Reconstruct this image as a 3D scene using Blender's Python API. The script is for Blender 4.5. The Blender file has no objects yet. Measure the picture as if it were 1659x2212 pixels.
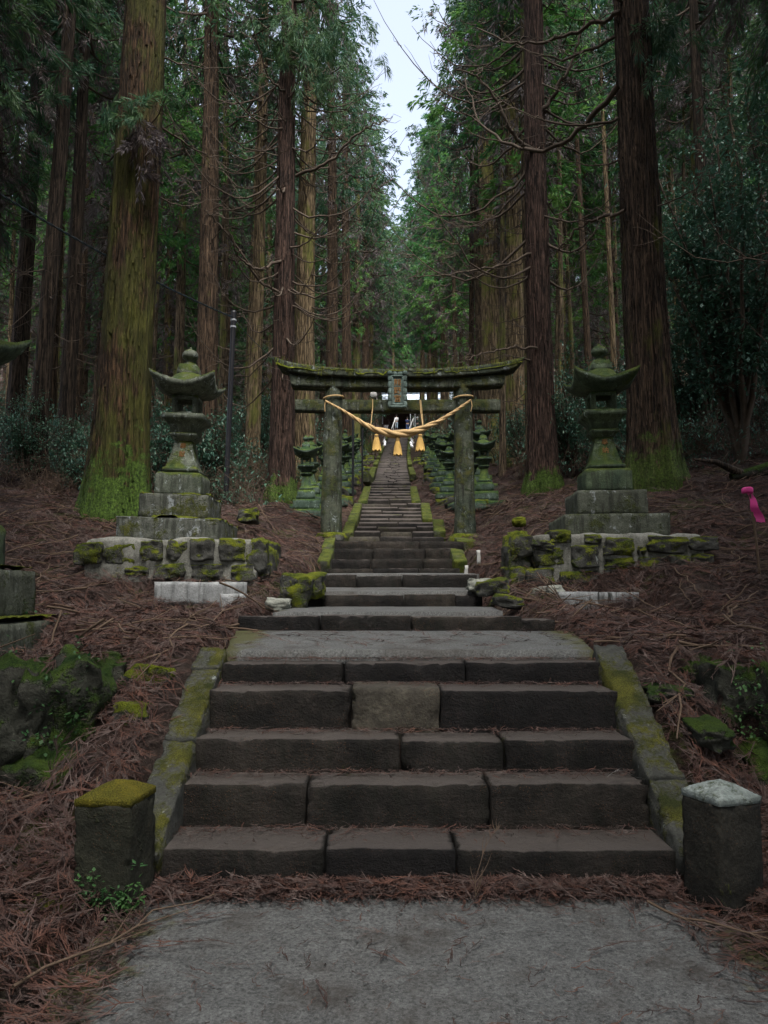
import bpy, math, random
import numpy as np
from mathutils import Vector, Matrix, Euler

random.seed(7)
R = random.Random(11)
C = bpy.context.scene.collection
SC = bpy.context.scene
PI = math.pi
rad = math.radians

# ---------------------------------------------------------------- camera
F = 1660.0            # focal length in units of a 1659 x 2212 picture
EYE = 1.45
PITCH = rad(6.0)
cam = bpy.data.cameras.new('camera')
cam.lens = F / 2212 * 36
cam.sensor_width = 36
cam.sensor_fit = 'AUTO'
cam.clip_start = .05
cam.clip_end = 900
camo = bpy.data.objects.new('camera', cam)
camo.location = (0, 0, EYE)
camo.rotation_euler = (rad(90) + PITCH, 0, 0)
C.objects.link(camo)
SC.camera = camo
# ---------------------------------------------------------------- light
SUN_EL, SUN_ROT = rad(64), rad(168)
w = bpy.data.worlds.new('World')
SC.world = w
w.use_nodes = True
nt = w.node_tree
nt.nodes.clear()
sky = nt.nodes.new('ShaderNodeTexSky')
sky.sky_type = 'NISHITA'
sky.sun_disc = False
sky.sun_elevation = SUN_EL
sky.sun_rotation = SUN_ROT
sky.air_density = 1.0
sky.dust_density = 4.0
sky.ozone_density = 1.5
bg = nt.nodes.new('ShaderNodeBackground')
bg.inputs[1].default_value = 0.15
out = nt.nodes.new('ShaderNodeOutputWorld')
hsv = nt.nodes.new('ShaderNodeHueSaturation')
hsv.inputs['Saturation'].default_value = .55      # thin cloud
nt.links.new(sky.outputs[0], hsv.inputs['Color'])
nt.links.new(hsv.outputs[0], bg.inputs[0])
nt.links.new(bg.outputs[0], out.inputs[0])
sun = bpy.data.lights.new('sun', 'SUN')
sun.energy = 1.5
sun.angle = rad(28)
sun.color = (1, .97, .92)
suno = bpy.data.objects.new('sun', sun)
# sun direction consistent with the sky's rotation (clockwise from +Y)
sd = Vector((math.sin(SUN_ROT) * math.cos(SUN_EL), math.cos(SUN_ROT) * math.cos(SUN_EL), math.sin(SUN_EL)))
suno.rotation_euler = sd.to_track_quat('Z', 'Y').to_euler()
C.objects.link(suno)
SC.view_settings.view_transform = 'Standard'
SC.view_settings.look = 'None'
SC.view_settings.exposure = 1.62
SC.view_settings.gamma = 1
SC.view_settings.use_curve_mapping = False
SC.render.engine = 'CYCLES'
SC.cycles.use_denoising = True
SC.cycles.max_bounces = 5
SC.cycles.diffuse_bounces = 3
SC.cycles.glossy_bounces = 2
SC.cycles.transmission_bounces = 2
SC.cycles.transparent_max_bounces = 4

# ---------------------------------------------------------------- helpers
FW = Vector((0, math.cos(PITCH), math.sin(PITCH)))
UP = Vector((0, -math.sin(PITCH), math.cos(PITCH)))

def pt(u, v, Y):
    """the point of the place at distance Y that the photograph shows at (u, v)"""
    d = FW + Vector((1, 0, 0)) * ((u - 829.5) / F) - UP * ((v - 1106) / F)
    return Vector((0, 0, EYE)) + d * (Y / d.y)

def zat(v, Y): return pt(829.5, v, Y).z
def xat(u, v, Y): return pt(u, v, Y).x

def hash3(ix, iy, iz, seed):
    h = (ix * 73856093) ^ (iy * 19349663) ^ (iz * 83492791) ^ (seed * 2654435761)
    h = (h ^ (h >> 13)) * 1274126177
    h = h ^ (h >> 16)
    return (h & 0xffff) / 65535.0

def vnoise(P, seed=0):
    P = np.asarray(P, dtype=np.float64)
    i = np.floor(P).astype(np.int64)
    f = P - i
    f = f * f * (3 - 2 * f)
    o = 0
    for dx in (0, 1):
        for dy in (0, 1):
            for dz in (0, 1):
                wgt = (f[:, 0] if dx else 1 - f[:, 0]) * (f[:, 1] if dy else 1 - f[:, 1]) * (f[:, 2] if dz else 1 - f[:, 2])
                o = o + wgt * hash3(i[:, 0] + dx, i[:, 1] + dy, i[:, 2] + dz, seed)
    return o * 2 - 1

def fbm(P, seed=0, oct=3):
    P = np.asarray(P, dtype=np.float64)
    o, a = 0, 1
    for k in range(oct):
        o = o + a * vnoise(P, seed + k * 17)
        P = P * 2.03 + 5.3
        a *= .5
    return o

def ss(x, a, b):
    t = np.clip((x - a) / (b - a), 0, 1)
    return t * t * (3 - 2 * t)

def mesh_np(name, V, Fc, mat=None, smooth=False):
    """V (n,3), Fc (m,k) all faces of k corners"""
    V = np.asarray(V, dtype=np.float32)
    Fc = np.asarray(Fc, dtype=np.int32)
    me = bpy.data.meshes.new(name)
    me.vertices.add(len(V))
    me.vertices.foreach_set('co', V.ravel())
    k = Fc.shape[1]
    me.loops.add(Fc.size)
    me.loops.foreach_set('vertex_index', Fc.ravel())
    me.polygons.add(len(Fc))
    me.polygons.foreach_set('loop_start', np.arange(0, Fc.size, k, dtype=np.int32))
    me.polygons.foreach_set('loop_total', np.full(len(Fc), k, dtype=np.int32))
    if smooth:
        me.polygons.foreach_set('use_smooth', np.ones(len(Fc), dtype=bool))
    me.update(calc_edges=True)
    if mat: me.materials.append(mat)
    return me

class MB:
    """collects quads / triangles (triangles repeat their last corner away)"""
    def __init__(s): s.V = []; s.F = []; s.n = 0
    def add(s, V, Fc):
        V = np.asarray(V, dtype=np.float64).reshape(-1, 3)
        s.V.append(V); s.F.append(np.asarray(Fc, dtype=np.int64) + s.n); s.n += len(V)
        return s
    def mesh(s, name, mat, smooth=False):
        return mesh_np(name, np.vstack(s.V), np.vstack(s.F), mat, smooth)

def link(name, me, parent=None, loc=None, rot=None, **props):
    o = bpy.data.objects.new(name, me)
    C.objects.link(o)
    if parent is not None: o.parent = parent
    if loc is not None: o.location = loc
    if rot is not None: o.rotation_euler = rot
    for k, v in props.items(): o[k] = v
    return o

def thing(name, label, cat, loc=(0, 0, 0), rot=(0, 0, 0), group=None):
    o = bpy.data.objects.new(name, None)
    C.objects.link(o)
    o.empty_display_size = .2
    o.location = loc; o.rotation_euler = rot
    o['label'] = label; o['category'] = cat
    if group: o['group'] = group
    return o

def tag(o, label, cat, group=None):
    o['label'] = label; o['category'] = cat
    if group: o['group'] = group
    return o

def copy_tree(o, parent=None, keep_label=True):
    c = o.copy(); C.objects.link(c)
    c.parent = parent
    for ch in list(o.children): copy_tree(ch, c)
    return c

def boxgrid(hx, hy, hz, nx, ny, nz):
    """closed box surface of quads, shared corners"""
    xs, ys, zs = [np.linspace(-h, h, n + 1) for h, n in ((hx, nx), (hy, ny), (hz, nz))]
    V = []; Q = []
    def face(A, B, fn, flip):
        base = sum(len(v) for v in V)
        a, b = np.meshgrid(A, B, indexing='ij')
        V.append(fn(a.ravel(), b.ravel()))
        n, m = len(A), len(B)
        i, j = np.meshgrid(np.arange(n - 1), np.arange(m - 1), indexing='ij')
        i = i.ravel(); j = j.ravel()
        q = np.stack([i * m + j, (i + 1) * m + j, (i + 1) * m + j + 1, i * m + j + 1], 1) + base
        Q.append(q[:, ::-1] if flip else q)
    st = lambda *a: np.stack([np.broadcast_to(x, np.shape(a[-1]) if np.ndim(a[-1]) else np.shape(a[0])) for x in a], 1)
    def mk(k, val):
        def fn(a, b):
            c = np.full_like(a, val)
            return np.stack([(c, a, b), (a, c, b), (a, b, c)][k], 1)
        return fn
    face(ys, zs, mk(0, hx), False); face(ys, zs, mk(0, -hx), True)
    face(xs, zs, mk(1, hy), True);  face(xs, zs, mk(1, -hy), False)
    face(xs, ys, mk(2, hz), False); face(xs, ys, mk(2, -hz), True)
    V = np.vstack(V); Q = np.vstack(Q)
    key = np.round(V * 1e5).astype(np.int64)
    _, idx, inv = np.unique(key, axis=0, return_index=True, return_inverse=True)
    return V[idx], inv.ravel()[Q]

def rbox(sx, sy, sz, seg=.05, r=.01, rough=.004, freq=9, seed=0, maxn=40, chip=0):
    """a hewn block centred on the origin: rounded edges and an uneven, chipped surface"""
    hx, hy, hz = sx / 2, sy / 2, sz / 2
    n = [int(min(maxn, max(2, round(s / seg)))) for s in (sx, sy, sz)]
    V, Q = boxgrid(hx, hy, hz, *n)
    h = np.array([hx, hy, hz]); r = min(r, h.min() * .9)
    q = np.clip(V, -(h - r), h - r)
    d = V - q
    L = np.linalg.norm(d, axis=1, keepdims=True)
    V = np.where(L > 1e-9, q + d / np.maximum(L, 1e-9) * r, V)
    off = np.array([seed * 3.7, seed * 1.3, seed * 2.1])
    if rough:
        N = np.stack([fbm(V * freq + off, seed + 31 * k) for k in range(3)], 1)
        V = V + N * rough
    if chip:
        e = (np.abs(V) > (h - seg * 1.2)).sum(1) >= 2
        c = np.maximum(0, .6 * fbm(V * 7 + off, seed + 77) + .7 * fbm(V * 23 + off, seed + 78, 2)) * chip
        V = np.where(e[:, None], V - np.sign(V) * c[:, None], V)
    return V, Q

def rock(sx, sy, sz, n=8, k=.45, rough=.12, freq=2.2, seed=0):
    """a field stone: box and ball blended, then roughened"""
    V, Q = boxgrid(1, 1, 1, n, n, n)
    S = V / np.linalg.norm(V, axis=1, keepdims=True)
    V = V * (1 - k) * .9 + S * k * 1.15
    off = seed * 4.31 + 1
    d = fbm(V * freq / 1.6 + off, seed, 3)
    N = np.stack([fbm(V * freq + off + 9, seed + 5 + i, 3) for i in range(3)], 1)
    V = V * (1 + d[:, None] * rough) + N * rough * .5
    return V * np.array([sx / 2, sy / 2, sz / 2]), Q

def tube(P, Rd, k=6, cap=False):
    """quads of a tube along points P with radii Rd"""
    P = np.asarray(P, dtype=np.float64); n = len(P)
    Rd = np.broadcast_to(np.asarray(Rd, dtype=np.float64), (n,))
    T = np.gradient(P, axis=0); T /= np.maximum(np.linalg.norm(T, axis=1, keepdims=True), 1e-9)
    ref = np.array([0, 0, 1.0]) if abs(T[0, 2]) < .9 else np.array([1.0, 0, 0])
    A = np.cross(T, ref); A /= np.maximum(np.linalg.norm(A, axis=1, keepdims=True), 1e-9)
    B = np.cross(T, A)
    th = np.arange(k) * 2 * PI / k
    V = P[:, None, :] + Rd[:, None, None] * (np.cos(th)[None, :, None] * A[:, None, :] + np.sin(th)[None, :, None] * B[:, None, :])
    i, j = np.meshgrid(np.arange(n - 1), np.arange(k), indexing='ij')
    i = i.ravel(); j = j.ravel(); j2 = (j + 1) % k
    Q = np.stack([i * k + j, i * k + j2, (i + 1) * k + j2, (i + 1) * k + j], 1)
    return V.reshape(-1, 3), Q

def frustum(levels, seg_r=0.0):
    """square section stack: levels = [(z, half_x, half_y)], closed at both ends with quads"""
    V = []; Q = []
    for z, hx, hy in levels:
        V += [(-hx, -hy, z), (hx, -hy, z), (hx, hy, z), (-hx, hy, z)]
    n = len(levels)
    for i in range(n - 1):
        for j in range(4):
            a = i * 4 + j; b = i * 4 + (j + 1) % 4
            Q.append((a, b, b + 4, a + 4))
    Q.append((3, 2, 1, 0)); k = (n - 1) * 4; Q.append((k, k + 1, k + 2, k + 3))
    return np.array(V), np.array(Q)

def lathe(prof, k=20):
    """prof = [(z, r)]"""
    P = np.array([(0, 0, z) for z, r in prof], float); th = np.arange(k) * 2 * PI / k
    r = np.array([max(r, .0008) for z, r in prof])
    V = np.stack([r[:, None] * np.cos(th), r[:, None] * np.sin(th), np.repeat(P[:, 2:3], k, 1)], 2).reshape(-1, 3)
    n = len(prof)
    i, j = np.meshgrid(np.arange(n - 1), np.arange(k), indexing='ij'); i = i.ravel(); j = j.ravel(); j2 = (j + 1) % k
    return V, np.stack([i * k + j, i * k + j2, (i + 1) * k + j2, (i + 1) * k + j], 1)

def cbox(sx, sy, sz, ch=.03):
    return frustum([(-sz / 2, sx / 2, sy / 2), (sz / 2 - ch, sx / 2, sy / 2), (sz / 2, sx / 2 - ch * .4, sy / 2 - ch)])

def place(VQ, loc=(0, 0, 0), rz=0, rx=0, ry=0, sc=1):
    V, Q = VQ
    M = np.array(Euler((rx, ry, rz)).to_matrix())
    return (V * sc) @ M.T + np.array(loc), Q

# ---------------------------------------------------------------- materials
class NT:
    def __init__(s, name):
        s.m = bpy.data.materials.new(name); s.m.use_nodes = True
        s.t = s.m.node_tree; s.b = s.t.nodes['Principled BSDF']
        s.b.inputs['Roughness'].default_value = .85
        s.b.inputs['Specular IOR Level'].default_value = .25
        s.geo = s.t.nodes.new('ShaderNodeNewGeometry')
        s.tc = s.t.nodes.new('ShaderNodeTexCoord')
    def l(s, a, b): s.t.links.new(a, b)
    def pos(s, scale=(1, 1, 1), space='world'):
        mp = s.t.nodes.new('ShaderNodeMapping'); mp.inputs['Scale'].default_value = scale
        s.l(s.geo.outputs['Position'] if space == 'world' else s.tc.outputs['Object'], mp.inputs['Vector'])
        return mp.outputs[0]
    def noise(s, vec, scale, detail=4, rough=.6, dist=0):
        n = s.t.nodes.new('ShaderNodeTexNoise'); n.inputs['Scale'].default_value = scale
        n.inputs['Detail'].default_value = detail; n.inputs['Roughness'].default_value = rough
        n.inputs['Distortion'].default_value = dist
        s.l(vec, n.inputs['Vector']); return n.outputs[0]
    def voro(s, vec, scale, feature='F1'):
        n = s.t.nodes.new('ShaderNodeTexVoronoi'); n.inputs['Scale'].default_value = scale; n.feature = feature
        s.l(vec, n.inputs['Vector']); return n.outputs['Distance']
    def ramp(s, x, stops):
        r = s.t.nodes.new('ShaderNodeValToRGB'); e = r.color_ramp.elements
        while len(e) < len(stops): e.new(.5)
        for k, (p, c) in enumerate(stops):
            e[k].position = p; e[k].color = (c, c, c, 1) if np.isscalar(c) else (*c, 1)
        s.l(x, r.inputs[0]); return r.outputs[0]
    def mix(s, f, a, b, mode='MIX'):
        n = s.t.nodes.new('ShaderNodeMix'); n.data_type = 'RGBA'; n.blend_type = mode
        for sock, v in ((n.inputs[0], f), (n.inputs[6], a), (n.inputs[7], b)):
            if isinstance(v, (int, float)): sock.default_value = v if sock.type == 'VALUE' else (v, v, v, 1)
            elif isinstance(v, tuple): sock.default_value = (*v, 1)
            else: s.l(v, sock)
        return n.outputs[2]
    def math(s, op, a, b=None, c=None):
        n = s.t.nodes.new('ShaderNodeMath'); n.operation = op
        for k, v in enumerate((a, b, c)):
            if v is None: continue
            if isinstance(v, (int, float)): n.inputs[k].default_value = v
            else: s.l(v, n.inputs[k])
        return n.outputs[0]
    def sep(s, v):
        n = s.t.nodes.new('ShaderNodeSeparateXYZ'); s.l(v, n.inputs[0]); return n.outputs
    def bump(s, h, strength=.5, dist=.02):
        n = s.t.nodes.new('ShaderNodeBump'); n.inputs['Strength'].default_value = strength
        n.inputs['Distance'].default_value = dist; s.l(h, n.inputs['Height']); s.l(n.outputs[0], s.b.inputs['Normal'])
    def col(s, c):
        if isinstance(c, tuple): s.b.inputs['Base Color'].default_value = (*c, 1)
        else: s.l(c, s.b.inputs['Base Color'])
    def rough(s, v):
        if isinstance(v, (int, float)): s.b.inputs['Roughness'].default_value = v
        else: s.l(v, s.b.inputs['Roughness'])
    def rnd(s):
        n = s.t.nodes.new('ShaderNodeObjectInfo'); return n.outputs['Random']

def stone(name, c1, c2, moss=.5, mossc=((.055, .075, .008), (.11, .12, .012)), lichen=.0, lichc=(.36, .40, .38), bump=.6, streak=.0, rough=.85, fine=60, mscale=2.2, speck=0, upw=.35, lit_dust=0, dlo=.75):
    s = NT(name); p = s.pos()
    n1 = s.noise(p, 3.2, 5, .65); n2 = s.noise(p, fine, 3, .7); n3 = s.noise(p, 14, 4, .6)
    base = s.mix(s.ramp(n1, [(.35, 0), (.65, 1)]), c1, c2)
    base = s.mix(.75, base, s.ramp(n2, [(.3, .55), (.7, 1.35)]), 'MULTIPLY')
    base = s.mix(.5, base, s.ramp(n3, [(.3, .5), (.7, 1.4)]), 'MULTIPLY')
    if streak:
        st = s.noise(s.pos((14, 14, 1.6)), 1.0, 4, .6)
        base = s.mix(s.math('MULTIPLY', s.ramp(st, [(.5, 0), (.62, 1)]), streak), base, (.012, .014, .010))
    if lichen:
        l1 = s.noise(s.pos((1, 1, .55)), 8.5, 6, .72, .5); l2 = s.noise(p, 30, 3, .7)
        lm = s.ramp(s.math('ADD', s.math('MULTIPLY', l1, .8), s.math('MULTIPLY', l2, .2)), [(.635 - lichen * .2, 0), (.70 - lichen * .2, 1)])
        base = s.mix(s.math('MULTIPLY', lm, .72), base, lichc)
    if speck:
        sp = s.voro(s.pos(), 95); n5 = s.noise(p, 7, 3)
        base = s.mix(s.math('MULTIPLY', s.math('LESS_THAN', sp, .13 + .05 * speck), s.ramp(n5, [(.45, 0), (.6, .8)])), base, (.13, .065, .03))
    nz = s.sep(s.geo.outputs['Normal'])[2]
    mn = s.noise(p, mscale, 6, .68); mf = s.noise(p, 45, 2, .6)
    up = s.math('MULTIPLY', s.math('MAXIMUM', nz, 0), upw)
    mm = s.math('ADD', s.math('ADD', mn, up), s.math('MULTIPLY', s.math('SUBTRACT', mf, .5), .25))
    t = .86 - moss * .5
    mm = s.ramp(mm, [(max(0, t - .05), 0), (min(1, t + .06), 1)])
    mc = s.mix(s.ramp(s.noise(p, 6.5, 4, .6), [(.35, 0), (.65, 1)]), mossc[0], mossc[1])
    mc = s.mix(.85, mc, s.ramp(s.noise(p, 130, 2, .7), [(.3, .35), (.75, 1.7)]), 'MULTIPLY')
    if lit_dust: base = s.mix(1.0, base, s.ramp(s.rnd(), [(0, (.65, .65, .70)), (.5, (1.0, .98, .92)), (1, (1.6, 1.5, 1.32))]), 'MULTIPLY')
    if lit_dust: base = s.mix(s.math('MULTIPLY', s.ramp(s.math('ADD', nz, s.math('MULTIPLY', s.math('SUBTRACT', n1, .5), .5)), [(dlo, 0), (dlo + .2, 1)]), lit_dust), base, (.13, .112, .10))  # upward faces paler: dust tone that also puts skylight into the colour
    s.col(s.mix(mm, base, mc))
    s.rough(s.mix(mm, rough, .98))
    h = s.math('ADD', s.math('MULTIPLY', n2, .35), n3)
    if lit_dust: h = s.math('ADD', h, s.math('MULTIPLY', s.noise(s.pos((1, 1, 1.5)), 30, 5, .8, .2), 1.3))
    h = s.math('ADD', h, s.math('MULTIPLY', mm, s.math('ADD', .35, s.math('MULTIPLY', s.noise(p, 170, 2, .7), 1.2))))
    s.bump(h, bump, .02)
    return s.m

def bark(name, c1, c2, moss=.3, mossc=((.04, .05, .008), (.10, .10, .015)), base_moss=0, bump=1.0, zs=.09, hgt=1.6):
    s = NT(name); o = s.pos((1, 1, zs), 'obj'); o2 = s.pos((1, 1, .03), 'obj'); w_ = s.pos((1, 1, .4))
    f1 = s.noise(o, 13, 5, .7, .3); f2 = s.noise(o2, 42, 3, .65); f3 = s.noise(w_, 1.3, 4, .6)
    rid = s.voro(o, 17, 'DISTANCE_TO_EDGE') if False else s.noise(o, 27, 3, .6, .5)
    b = s.mix(s.ramp(f1, [(.3, 0), (.7, 1)]), c1, c2)
    b = s.mix(.95, b, s.ramp(f2, [(.36, .22), (.66, 1.7)]), 'MULTIPLY')
    b = s.mix(.9, b, s.ramp(rid, [(.40, .15), (.58, 1.3)]), 'MULTIPLY')
    b = s.mix(s.ramp(s.noise(s.pos((1, 1, .16), 'obj'), 20, 4, .7, 1.0), [(.60, 0), (.70, .55)]), b, tuple(min(1, q * 2.0) for q in c2))
    mm = s.ramp(s.math('ADD', s.math('MULTIPLY', f3, .75), s.math('MULTIPLY', s.noise(w_, 9, 4, .7), .25)), [(.72 - moss * .4, 0), (.80 - moss * .4, 1)])
    mcol = s.mix(s.ramp(s.noise(w_, 5, 3), [(.35, 0), (.65, 1)]), mossc[0], mossc[1])
    mcol = s.mix(.7, mcol, s.ramp(f2, [(.3, .4), (.7, 1.5)]), 'MULTIPLY')
    b = s.mix(s.math('MULTIPLY', mm, .8), b, mcol)
    if base_moss:
        z = s.sep(s.tc.outputs['Object'])[2]
        g = s.math('ADD', s.math('SUBTRACT', 1.0, s.math('DIVIDE', z, hgt)), s.math('MULTIPLY', s.math('SUBTRACT', s.noise(s.pos(), 3.5, 5, .7), .5), 2.2))
        gm = s.ramp(g, [(.42, 0), (.62, 1)])
        gc = s.mix(s.ramp(s.noise(s.pos(), 24, 4, .8), [(.35, 0), (.68, 1)]), (.012, .026, .006), (.11, .19, .028))
        b = s.mix(s.math('MULTIPLY', gm, base_moss), b, gc)
    s.col(b); s.rough(.92)
    h = s.math('ADD', s.math('MULTIPLY', rid, 1.3), s.math('MULTIPLY', f2, .5))
    s.bump(h, bump, .05)
    return s.m

def plain(name, c, rough=.7, var=.3, scale=12, bump=.0, metallic=0, c2=None, spec=.25):
    s = NT(name); n = s.noise(s.pos(), scale, 4, .6)
    b = s.mix(n, c, c2 if c2 else tuple(x * (1 - var) for x in c))
    s.col(b); s.rough(rough); s.b.inputs['Metallic'].default_value = metallic
    s.b.inputs['Specular IOR Level'].default_value = spec
    if bump: s.bump(n, bump, .01)
    return s.m

def leafmat(name, ca, cb, cc, scale=.35, rough=.6, spec=.3, trans=.25, fine=3.0, rnd=.5):
    s = NT(name); p = s.pos()
    a = s.noise(p, scale, 4, .6); b = s.noise(p, fine, 2, .6)
    a = s.math('ADD', a, s.math('MULTIPLY', s.math('SUBTRACT', s.rnd(), .5), rnd * .4))
    c = s.mix(s.ramp(a, [(.38, 0), (.62, 1)]), ca, cb)
    c = s.mix(s.ramp(b, [(.45, 0), (.7, 1)]), c, cc)
    s.col(c); s.rough(rough); s.b.inputs['Specular IOR Level'].default_value = spec
    if trans:
        tr = s.t.nodes.new('ShaderNodeBsdfTranslucent'); s.l(c, tr.inputs[0])
        mx = s.t.nodes.new('ShaderNodeMixShader'); mx.inputs[0].default_value = trans
        o = [n for n in s.t.nodes if n.type == 'OUTPUT_MATERIAL'][0]
        s.l(s.b.outputs[0], mx.inputs[1]); s.l(tr.outputs[0], mx.inputs[2]); s.l(mx.outputs[0], o.inputs[0])
    return s.m

M = {}
M['step'] = stone('step_stone', (.007, .0068, .0068), (.030, .027, .025), moss=.22, lichen=.0, bump=1.0, speck=1, fine=75, upw=.0, streak=.35, lit_dust=.6)
M['step_moss'] = stone('mossy_step_stone', (.035, .031, .025), (.080, .072, .055), moss=.42, mossc=((.03, .032, .010), (.07, .064, .016)), bump=.7, speck=1, upw=.0)
M['step_far'] = stone('far_step_stone', (.009, .0085, .008), (.036, .032, .028), moss=.28, lit_dust=.75, dlo=.45, bump=.8, speck=0, upw=.1, mscale=1.2)  # pale chamfers paint the skylight caught along the step edges
M['kerb'] = stone('kerb_stone', (.04, .042, .036), (.09, .09, .078), moss=.56, mossc=((.026, .032, .007), (.082, .080, .012)), lichen=.14, bump=.6, upw=.12, mscale=3.2)
M['kerb_moss'] = stone('mossy_kerb_stone', (.05, .055, .04), (.10, .10, .08), moss=.80, mossc=((.035, .052, .010), (.105, .12, .018)), lichen=.15, bump=.6, upw=.1, mscale=3)
M['bollard_moss'] = stone('mossy_post_stone', (.014, .015, .010), (.036, .036, .024), moss=.52, mossc=((.012, .018, .006), (.045, .055, .012)), bump=.8, speck=1, upw=0)
M['fern'] = leafmat('small_green_leaves', (.02, .06, .015), (.05, .12, .03), (.03, .10, .04), trans=.1)
M['bollard'] = stone('post_stone', (.012, .012, .010), (.030, .028, .022), moss=.3, bump=.7, speck=1, lichen=.0, upw=.0)
M['moss_yellow'] = stone('yellow_moss', (.12, .12, .02), (.14, .12, .02), moss=.9, mossc=((.07, .075, .01), (.19, .16, .015)), bump=1, upw=.3, mscale=5)
M['lichen_white'] = stone('white_lichen', (.16, .19, .175), (.33, .37, .345), moss=.55, mossc=((.03, .045, .012), (.06, .07, .02)), bump=.6, upw=.0, mscale=4)
M['lantern'] = stone('lantern_stone', (.07, .085, .062), (.15, .165, .13), moss=.42, mossc=((.035, .06, .018), (.09, .11, .02)), lichen=.36, lichc=(.38, .43, .42), streak=.5, bump=.6, upw=.32, mscale=2.6)
M['lantern_green'] = stone('green_lantern_stone', (.035, .055, .035), (.09, .12, .07), moss=.42, mossc=((.025, .05, .015), (.07, .09, .02)), lichen=.2, lichc=(.30, .36, .34), streak=.55, bump=.6, upw=.42, mscale=2.2)
M['lantern_far'] = stone('row_lantern_stone', (.035, .062, .045), (.10, .14, .11), moss=.46, mossc=((.022, .055, .022), (.09, .13, .03)), lichen=.30, lichc=(.34, .44, .40), streak=.35, bump=.6, upw=.5, mscale=1.7)
M['plinth'] = stone('plinth_concrete', (.07, .078, .06), (.15, .155, .14), moss=.58, mossc=((.03, .04, .012), (.085, .09, .018)), lichen=.40, lichc=(.33, .36, .38), streak=.6, bump=.6, upw=.02, mscale=3.2)
M['plinth_dark'] = stone('dark_plinth_concrete', (.05, .055, .04), (.10, .11, .085), moss=.55, mossc=((.02, .03, .010), (.055, .065, .015)), lichen=.22, lichc=(.30, .33, .34), streak=.6, bump=.6, upw=.02, mscale=3.0)
M['torii'] = stone('torii_stone', (.028, .040, .028), (.095, .105, .075), moss=.60, mossc=((.035, .055, .022), (.095, .095, .028)), lichen=.34, lichc=(.30, .34, .34), streak=.8, bump=.9, upw=.10, mscale=3.6)
M['plaque'] = stone('plaque_stone', (.055, .085, .075), (.11, .15, .135), moss=.25, lichen=.1, streak=.5, bump=.4, upw=.2)
M['moss'] = stone('thick_moss', (.06, .07, .01), (.10, .10, .012), moss=.95, mossc=((.06, .085, .008), (.17, .19, .012)), bump=1, upw=.3, mscale=4)
M['rubble'] = stone('rubble_stone', (.03, .03, .026), (.10, .10, .09), moss=.56, mossc=((.04, .06, .006), (.16, .18, .012)), lichen=.10, bump=.9, upw=.34, mscale=2.4, streak=.2)
M['rubble_dark'] = stone('dark_mossy_rock', (.018, .02, .014), (.05, .05, .04), moss=.52, mossc=((.015, .04, .006), (.06, .10, .012)), bump=1, upw=.30, mscale=2.0)
M['rock_pale'] = stone('pale_rock', (.16, .17, .14), (.28, .29, .25), moss=.32, bump=.7, upw=.1)
M['mortar'] = stone('white_mortar', (.14, .14, .12), (.26, .26, .23), moss=.38, mossc=((.12, .12, .04), (.2, .19, .06)), bump=.8, upw=.0, mscale=5, streak=.3)
M['slab_white'] = stone('pale_concrete_slab', (.24, .25, .25), (.36, .37, .37), moss=.05, bump=.25, streak=.35, upw=0)
M['slab_stained'] = stone('stained_concrete_slab', (.16, .17, .17), (.30, .31, .31), moss=.12, bump=.3, streak=.95, upw=0)
M['bark_L'] = bark('orange_mossy_bark', (.042, .024, .013), (.098, .058, .030), moss=.62, mossc=((.040, .044, .010), (.085, .092, .016)), base_moss=1, hgt=1.9)
M['bark_R'] = bark('dark_brown_bark', (.040, .027, .018), (.085, .056, .036), moss=.36, base_moss=.7, hgt=1.2)
M['bark_red'] = bark('red_brown_bark', (.045, .028, .021), (.095, .058, .044), moss=.10, base_moss=.9, hgt=.9, mossc=((.05, .05, .01), (.12, .11, .02)))
M['bark_mid'] = bark('brown_cedar_bark', (.055, .035, .022), (.12, .08, .05), moss=.30, base_moss=.6, mossc=((.05, .055, .012), (.12, .12, .025)))
M['bark_pale'] = bark('pale_mossy_bark', (.14, .10, .055), (.27, .20, .12), moss=.5, base_moss=.4, mossc=((.10, .12, .025), (.22, .22, .05)), bump=.6)
M['bark_far'] = bark('forest_bark', (.065, .048, .030), (.19, .14, .09), moss=.50, mossc=((.06, .075, .018), (.19, .20, .05)), bump=.6)
M['bark_dark'] = bark('dark_bark', (.028, .020, .015), (.07, .05, .034), moss=.2, bump=.6)  # darker bark colour for some trunks
M['branch'] = plain('dead_branch_wood', (.045, .034, .026), .9, c2=(.13, .10, .075), scale=7)
M['twig'] = plain('dry_twig', (.16, .115, .08), .9, c2=(.07, .045, .03), scale=2)
M['green'] = leafmat('cedar_needles', (.040, .095, .045), (.10, .18, .065), (.05, .14, .095), scale=.22, trans=.4)
M['green_bright'] = leafmat('fresh_needles', (.045, .15, .035), (.15, .30, .06), (.06, .20, .08), scale=.3, trans=.45)  # brighter green needles for some of the trees
M['dead'] = leafmat('dead_needles', (.085, .072, .078), (.20, .175, .175), (.12, .085, .065), scale=.3, trans=.3)
M['gloss'] = leafmat('glossy_leaves', (.035, .095, .055), (.075, .165, .095), (.10, .22, .18), scale=.8, rough=.5, spec=.4, trans=.15)
M['frondA'] = leafmat('red_brown_fronds', (.040, .018, .013), (.105, .048, .033), (.066, .042, .037), scale=1.3, trans=0, fine=9, rnd=1.2, rough=.8)
M['frondB'] = leafmat('grey_brown_fronds', (.028, .018, .016), (.074, .048, .040), (.135, .10, .088), scale=1.1, trans=0, fine=11, rnd=1.2, rough=.8)
M['rope'] = plain('straw_rope', (.60, .42, .21), .75, c2=(.42, .28, .13), scale=30, bump=.5)
M['straw'] = plain('straw_tassel', (.60, .40, .13), .8, c2=(.42, .25, .07), scale=60, bump=.5)
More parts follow.
